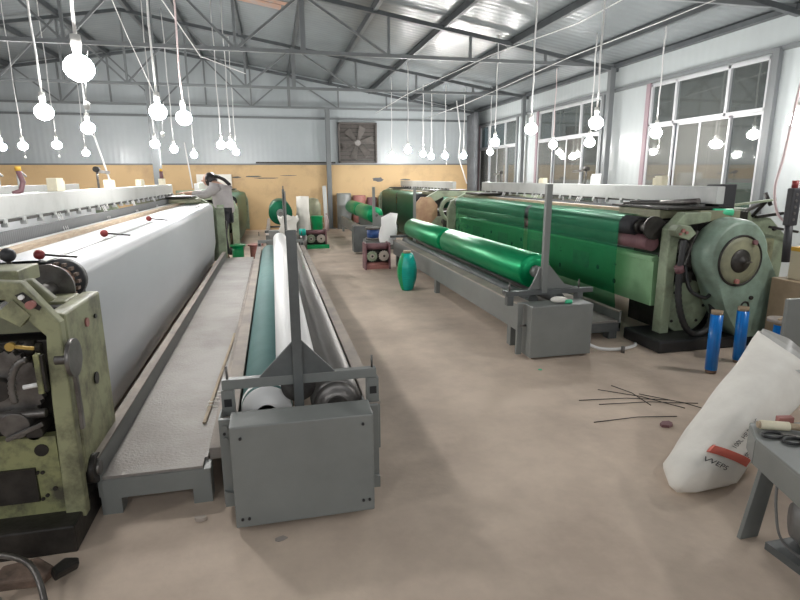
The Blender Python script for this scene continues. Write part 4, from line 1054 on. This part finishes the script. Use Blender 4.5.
# on the table top
e = thing('wrapped_spindle', (2.2, 1.9, .455), 'wooden spindle wrapped with twine on the machine table', 'spindle')
MB().cyl((2.13, 1.88, .476), (2.5, 1.72, .476), .016, 'wood', seg=12).build('spindle_shaft', e)
MB().cyl((2.14, 1.876, .476), (2.25, 1.828, .476), .021, 'cream', seg=12).build('twine', e)
sc = MB()
for (cx2, cy2) in ((2.13, 1.80), (2.17, 1.73)):
    sc.tube([Vector((cx2+.045*math.cos(t), cy2+.028*math.sin(t), .463)) for t in [2*PI*i/20 for i in range(21)]], .007, 'rubber', 7)
sc.bar((2.18, 1.79, .463), (2.30, 1.72, .463), .014, .005, 'iron').bar((2.21, 1.75, .465), (2.31, 1.75, .465), .014, .005, 'iron')
tag(sc.build('scissors'), 'black handled scissors on the machine table', 'scissors')
tag(MB().box(2.16, 2.40, 1.50, 1.68, .456, .515, 'winder').build('metal_block', bevel=.005), 'grey metal block on the machine table at the right edge', 'block')
tag(MB().prism([(2.24, 1.87), (2.31, 1.855), (2.32, 1.885), (2.25, 1.90)], 'redpaint', 'z', .456, .50).build('wood_scrap', bevel=.003), 'reddish wood scrap behind the wrapped spindle', 'scrap')

# ---------------------------------------------------------------- floor debris
def scrap(x, y, s_, m, label, h=.02, name='floor_scrap'):
    n = 7; pl = [(x+math.cos(2*PI*i/n)*s_*random.uniform(.6, 1.2), y+math.sin(2*PI*i/n)*s_*.7*random.uniform(.6, 1.2)) for i in range(n)]
    return tag(MB().prism(pl, m, 'z', .001, h).build(name, bevel=.002), label, 'scrap')
scrap(2.44, 2.80, .05, 'maroon', 'dark reddish scrap on the floor left of the sack')
scrap(2.13, 3.96, .025, 'mint', 'tiny green scrap on the floor before the grey box', .008)
scrap(-.42, 2.45, .03, 'dusty', 'crumbled mortar lump beside the walkway foot', .02)
scrap(-.05, 2.22, .03, 'dusty', 'pale crumb on the floor before the front cover box', .006)
wd = MB()
for (a, b) in (((2.1, 3.3), (2.75, 3.15)), ((2.2, 3.2), (2.9, 3.05)), ((2.35, 3.45), (2.75, 3.0)), ((2.5, 3.5), (2.55, 3.1)), ((2.0, 2.95), (2.6, 2.9)), ((2.6, 3.3), (2.95, 2.8))):
    wd.tube([(a[0], a[1], .004), ((a[0]+b[0])/2+.03, (a[1]+b[1])/2+.02, .008), (b[0], b[1], .004)], .003, 'greasy', 5)
tag(wd.build('wire_offcuts'), 'thin dark wire offcuts scattered on the floor near the sack', 'wire', kind='stuff')
def junk(x, y, label, m, s_, rot):
    pl = [(-s_, 0), (-s_*.6, s_*.7), (s_*.5, s_*.8), (s_, s_*.2), (s_*.6, -s_*.2)]
    o = tag(MB().prism(pl, m, 'z', 0, s_*.5).build('machine_scrap', bevel=.01), label, 'scrap')
    o.location = (x, y, .03); o.rotation_euler = (.3, .2, rot)
junk(-1.05, 2.12, 'rusty brown machine part at the lower left corner', 'grime', .11, .4)
junk(-.90, 2.16, 'dark angular scrap beside the left loom foot', 'greasy', .07, 1.2)
junk(-1.08, 2.0, 'pale worn wood chunk at the lower left corner', 'dusty', .08, 2.2)
tag(MB().tube(smooth_pts([Vector((-1.25, 2.25, .12)), Vector((-1.0, 2.1, .14)), Vector((-.88, 1.9, .03)), Vector((-.85, 1.75, .012))]), .012, 'iron', 7).build('bent_rod'), 'bent grey rod on the floor at the lower left', 'rod')

# ---------------------------------------------------------------- mid-distance items
def spool(x, y, m, label):
    e = thing('flanged_spool', (x, y, 0), label, 'spool', 'flanged spools at the end of the walkway')
    MB().cyl((x, y, 0), (x, y, .03), .14, m).build('flange', e)
    MB().cyl((x, y, .31), (x, y, .34), .15, m).build('flange', e)
    MB().cyl((x, y, .03), (x, y, .31), .11, m).build('barrel', e)
spool(-.72, 10.95, 'greenyarn', 'dark green flanged spool at the end of the walkway')
spool(-.38, 10.95, 'redpaint', 'red flanged spool at the end of the walkway')
bpy.data.materials['green_yarn']
e = thing('teal_spool', (.52, 12.2, 0), 'small teal spool beside the farther sprocket block', 'spool')
MB().cyl((.60, 12.2, .0), (.60, 12.2, .36), .09, 'iron').cyl((.60, 12.2, .36), (.60, 12.2, .50), .075, 'tealyarn').build('spool_body', e)
rows = []
for j in range(8):
    t = j/7; r_ = .20*(1-.25*t)
    rows.append([(.70+.02*j+r_*(1+.08*math.sin(4*a+j))*math.cos(a)-.12*t, 13.9+r_*.7*math.sin(a), 1.15*t) for a in [2*PI*k/18 for k in range(19)]])
rows.append([(.66, 13.9, 1.16)]*19)
tag(MB().sheet(rows, 'sack').build('white_sack'), 'tall pale sack standing behind the aisle winder', 'sack')
tag(MB().lathe((1.06, 13.95, 0), (0, 0, 1), [(0, .12), (.62, .15), (.64, .16), (.66, .16)], 'greenyarn', 20).build('green_bin'), 'dark green round bin beside the tall pale sack', 'bin')
tag(MB().lathe((1.02, 14.8, 0), (0, 0, 1), [(0, .22), (.9, .22), (1.05, .15), (1.08, .05)], 'olive', 20).build('covered_drum'), 'dark olive covered drum behind the green bin', 'drum')
for i, (x, y, h, r_, m_, lab) in enumerate(((2.21, 17.52, 1.12, .23, 'winder', 'grey barrel against the back wall behind the far winder'), (2.70, 17.52, 1.05, .21, 'redpaint', 'dark red barrel against the back wall'),
        (3.11, 17.52, .98, .16, 'maroon', 'maroon barrel farthest right against the back wall'))):
    tag(MB().lathe((x, y-.05, 0), (0, 0, 1), [(0, r_*.95), (.02, r_), (h*.33, r_), (h*.34, r_*1.04), (h*.36, r_), (h*.66, r_), (h*.67, r_*1.04), (h*.69, r_), (h-.02, r_), (h, r_*.95)], m_, 24).build('barrel'), lab, 'barrel', 'barrels along the back wall')
for i, (x, y, h, m_, lab) in enumerate(((1.22, 17.1, .42, 'redpaint', 'small red bottle by the back wall, left of the column'), (1.42, 17.0, .38, 'sack', 'pale bottle by the back wall, left of the column'), (1.58, 16.8, .55, 'pinkcord', 'pinkish bottle next to the column foot'))):
    e = thing('bottle', (x, y, 0), lab, 'bottle', 'bottles by the back wall')
    MB().lathe((x, y, 0), (0, 0, 1), [(0, .06), (h*.6, .065), (h*.8, .03), (h*.9, .025)], m_, 14).build('bottle_body', e)
    MB().cyl((x, y, h*.9), (x, y, h), .03, m_, seg=12).build('cap', e)
tag(MB().bar((1.62, 17.35, .01), (1.60, 17.55, 1.35), .12, .03, 'whitebeam').build('leaning_board'), 'pale board leaning against the back wall beside the column', 'board')
tag(MB().box(-2.2, -1.2, 17.55, 17.72, 1.2, 1.72, 'sack').box(-2.25, -1.15, 17.5, 17.75, 1.16, 1.2, 'wood').build('shelf_stack'), 'pale stack on a shelf at the back wall behind the person', 'stack')
tag(MB().box(-.45, 2.0, YB-.22, YB-.10, 2.045, 2.09, 'greasy').build('ledge_bar'), 'dark iron bar lying on the back wall ledge', 'bar')

# green cloth bundle over the far left loom's machine
tag(MB().box(-1.45, -.95, 12.1, 12.75, 1.325, 1.37, 'greenyarn').build('folded_net', bevel=.02), 'folded green net on the far left loom end', 'net')

# ---------------------------------------------------------------- person
def skin_body(name, parent, verts, edges, radii, m, sub=2):
    me = bpy.data.meshes.new(name); me.from_pydata(verts, edges, []); me.update()
    o = bpy.data.objects.new(name, me); C.objects.link(o)
    sm = o.modifiers.new('skin', 'SKIN'); sm.use_smooth_shade = True
    for i, r in enumerate(radii):
        sv = me.skin_vertices[0].data[i]; sv.radius = (r, r) if not isinstance(r, tuple) else r
        sv.use_root = (i == 0)
    ss = o.modifiers.new('sub', 'SUBSURF'); ss.levels = sub; ss.render_levels = sub
    me.materials.append(M[m])
    if parent is not None:
        o.parent = parent; o.location = -world_loc(parent)
    return o
px_, py_ = -.98, 11.15
P = lambda x, y, z: (px_+x, py_+y, z)
per = thing('person', (px_, py_, 0), 'person in a pale grey jacket with black hair bending over the loom', 'person')
V = [P(.04, 0, .95), P(.03, 0, 1.14), P(.01, .02, 1.28), P(-.07, .03, 1.38), P(-.14, .04, 1.42), P(-.19, .04, 1.44),
     P(.04, -.10, .86), P(.0, -.11, .48), P(.05, -.11, .09), P(-.07, -.12, .05),
     P(.04, .10, .86), P(-.03, .11, .48), P(.02, .12, .09), P(-.10, .12, .05),
     P(-.07, -.16, 1.34), P(-.24, -.20, 1.20), P(-.50, -.14, 1.24), P(-.60, -.12, 1.24),
     P(-.07, .20, 1.34), P(-.25, .22, 1.21), P(-.50, .18, 1.24), P(-.60, .16, 1.24)]
Ed = [(0, 1), (1, 2), (2, 3), (3, 4), (4, 5), (0, 6), (6, 7), (7, 8), (8, 9), (0, 10), (10, 11), (11, 12), (12, 13),
      (3, 14), (14, 15), (15, 16), (16, 17), (3, 18), (18, 19), (19, 20), (20, 21)]
Ra = [.14, .14, .15, .12, .06, .05, .085, .055, .04, .035, .085, .055, .04, .035, .06, .045, .032, .03, .06, .045, .032, .03]
per.scale = (1.07, 1.07, 1.07)
skin_body('body', per, V, Ed, Ra, 'skin')
skin_body('jacket', per, [P(.05, 0, .84), V[0], V[1], V[2], V[3], V[14], V[15], P(-.48, -.145, 1.236), V[18], V[19], P(-.48, .185, 1.236)],
    [(0, 1), (1, 2), (2, 3), (3, 4), (4, 5), (5, 6), (6, 7), (4, 8), (8, 9), (9, 10)], [.20, .20, .195, .20, .155, .095, .078, .055, .095, .078, .055], 'jacket')
skin_body('trousers', per, [P(.04, 0, .90), V[6], V[7], P(.05, -.11, .12), V[10], V[11], P(.02, .12, .12)],
    [(0, 1), (1, 2), (2, 3), (0, 4), (4, 5), (5, 6)], [.15, .105, .075, .06, .105, .075, .06], 'trousers')
hd = Vector(P(-.20, .04, 1.475))
MB().sphere(hd, .095, 'skin', 18, 12, (1.0, .82, 1.18)).sphere(hd+Vector((-.10, 0, -.02)), .018, 'skin', 8, 6).sphere(hd+Vector((-.02, .08, -.01)), .022, 'skin', 8, 6, (.5, .4, 1)).sphere(hd+Vector((-.02, -.08, -.01)), .022, 'skin', 8, 6, (.5, .4, 1)).build('head', per)
hr = MB().sphere(hd+Vector((.045, 0, .0)), .118, 'hair', 18, 12, (1.0, .92, 1.1))
hr.tube(smooth_pts([hd+Vector((.07, 0, .05)), hd+Vector((.16, -.05, .05)), hd+Vector((.28, -.11, .00)), hd+Vector((.38, -.15, -.10))]), .032, 'hair', 10)
hr.build('hair', per)
for sy in (-.14, .16):
    hnd = MB().sphere(P(-.64, sy+.01, 1.24), .034, 'skin', 10, 8, (1.2, .9, .5))
    for q in range(4): hnd.tube([P(-.66, sy-.02+q*.018, 1.242), P(-.715+(.008 if q in (0, 3) else 0), sy-.025+q*.02, 1.236), P(-.74+(.012 if q in (0, 3) else 0), sy-.025+q*.02, 1.22)], .008, 'skin', 6)
    hnd.tube([P(-.63, sy+.035, 1.236), P(-.66, sy+.055, 1.23), P(-.685, sy+.055, 1.225)], .009, 'skin', 6)
    hnd.build('hand', per)
for yy, xx in ((-.115, -.02), (.12, -.05)):
    MB().sphere(P(xx, yy, .045), .05, 'shoe', 12, 8, (2.5, .95, .9)).build('shoe', per)
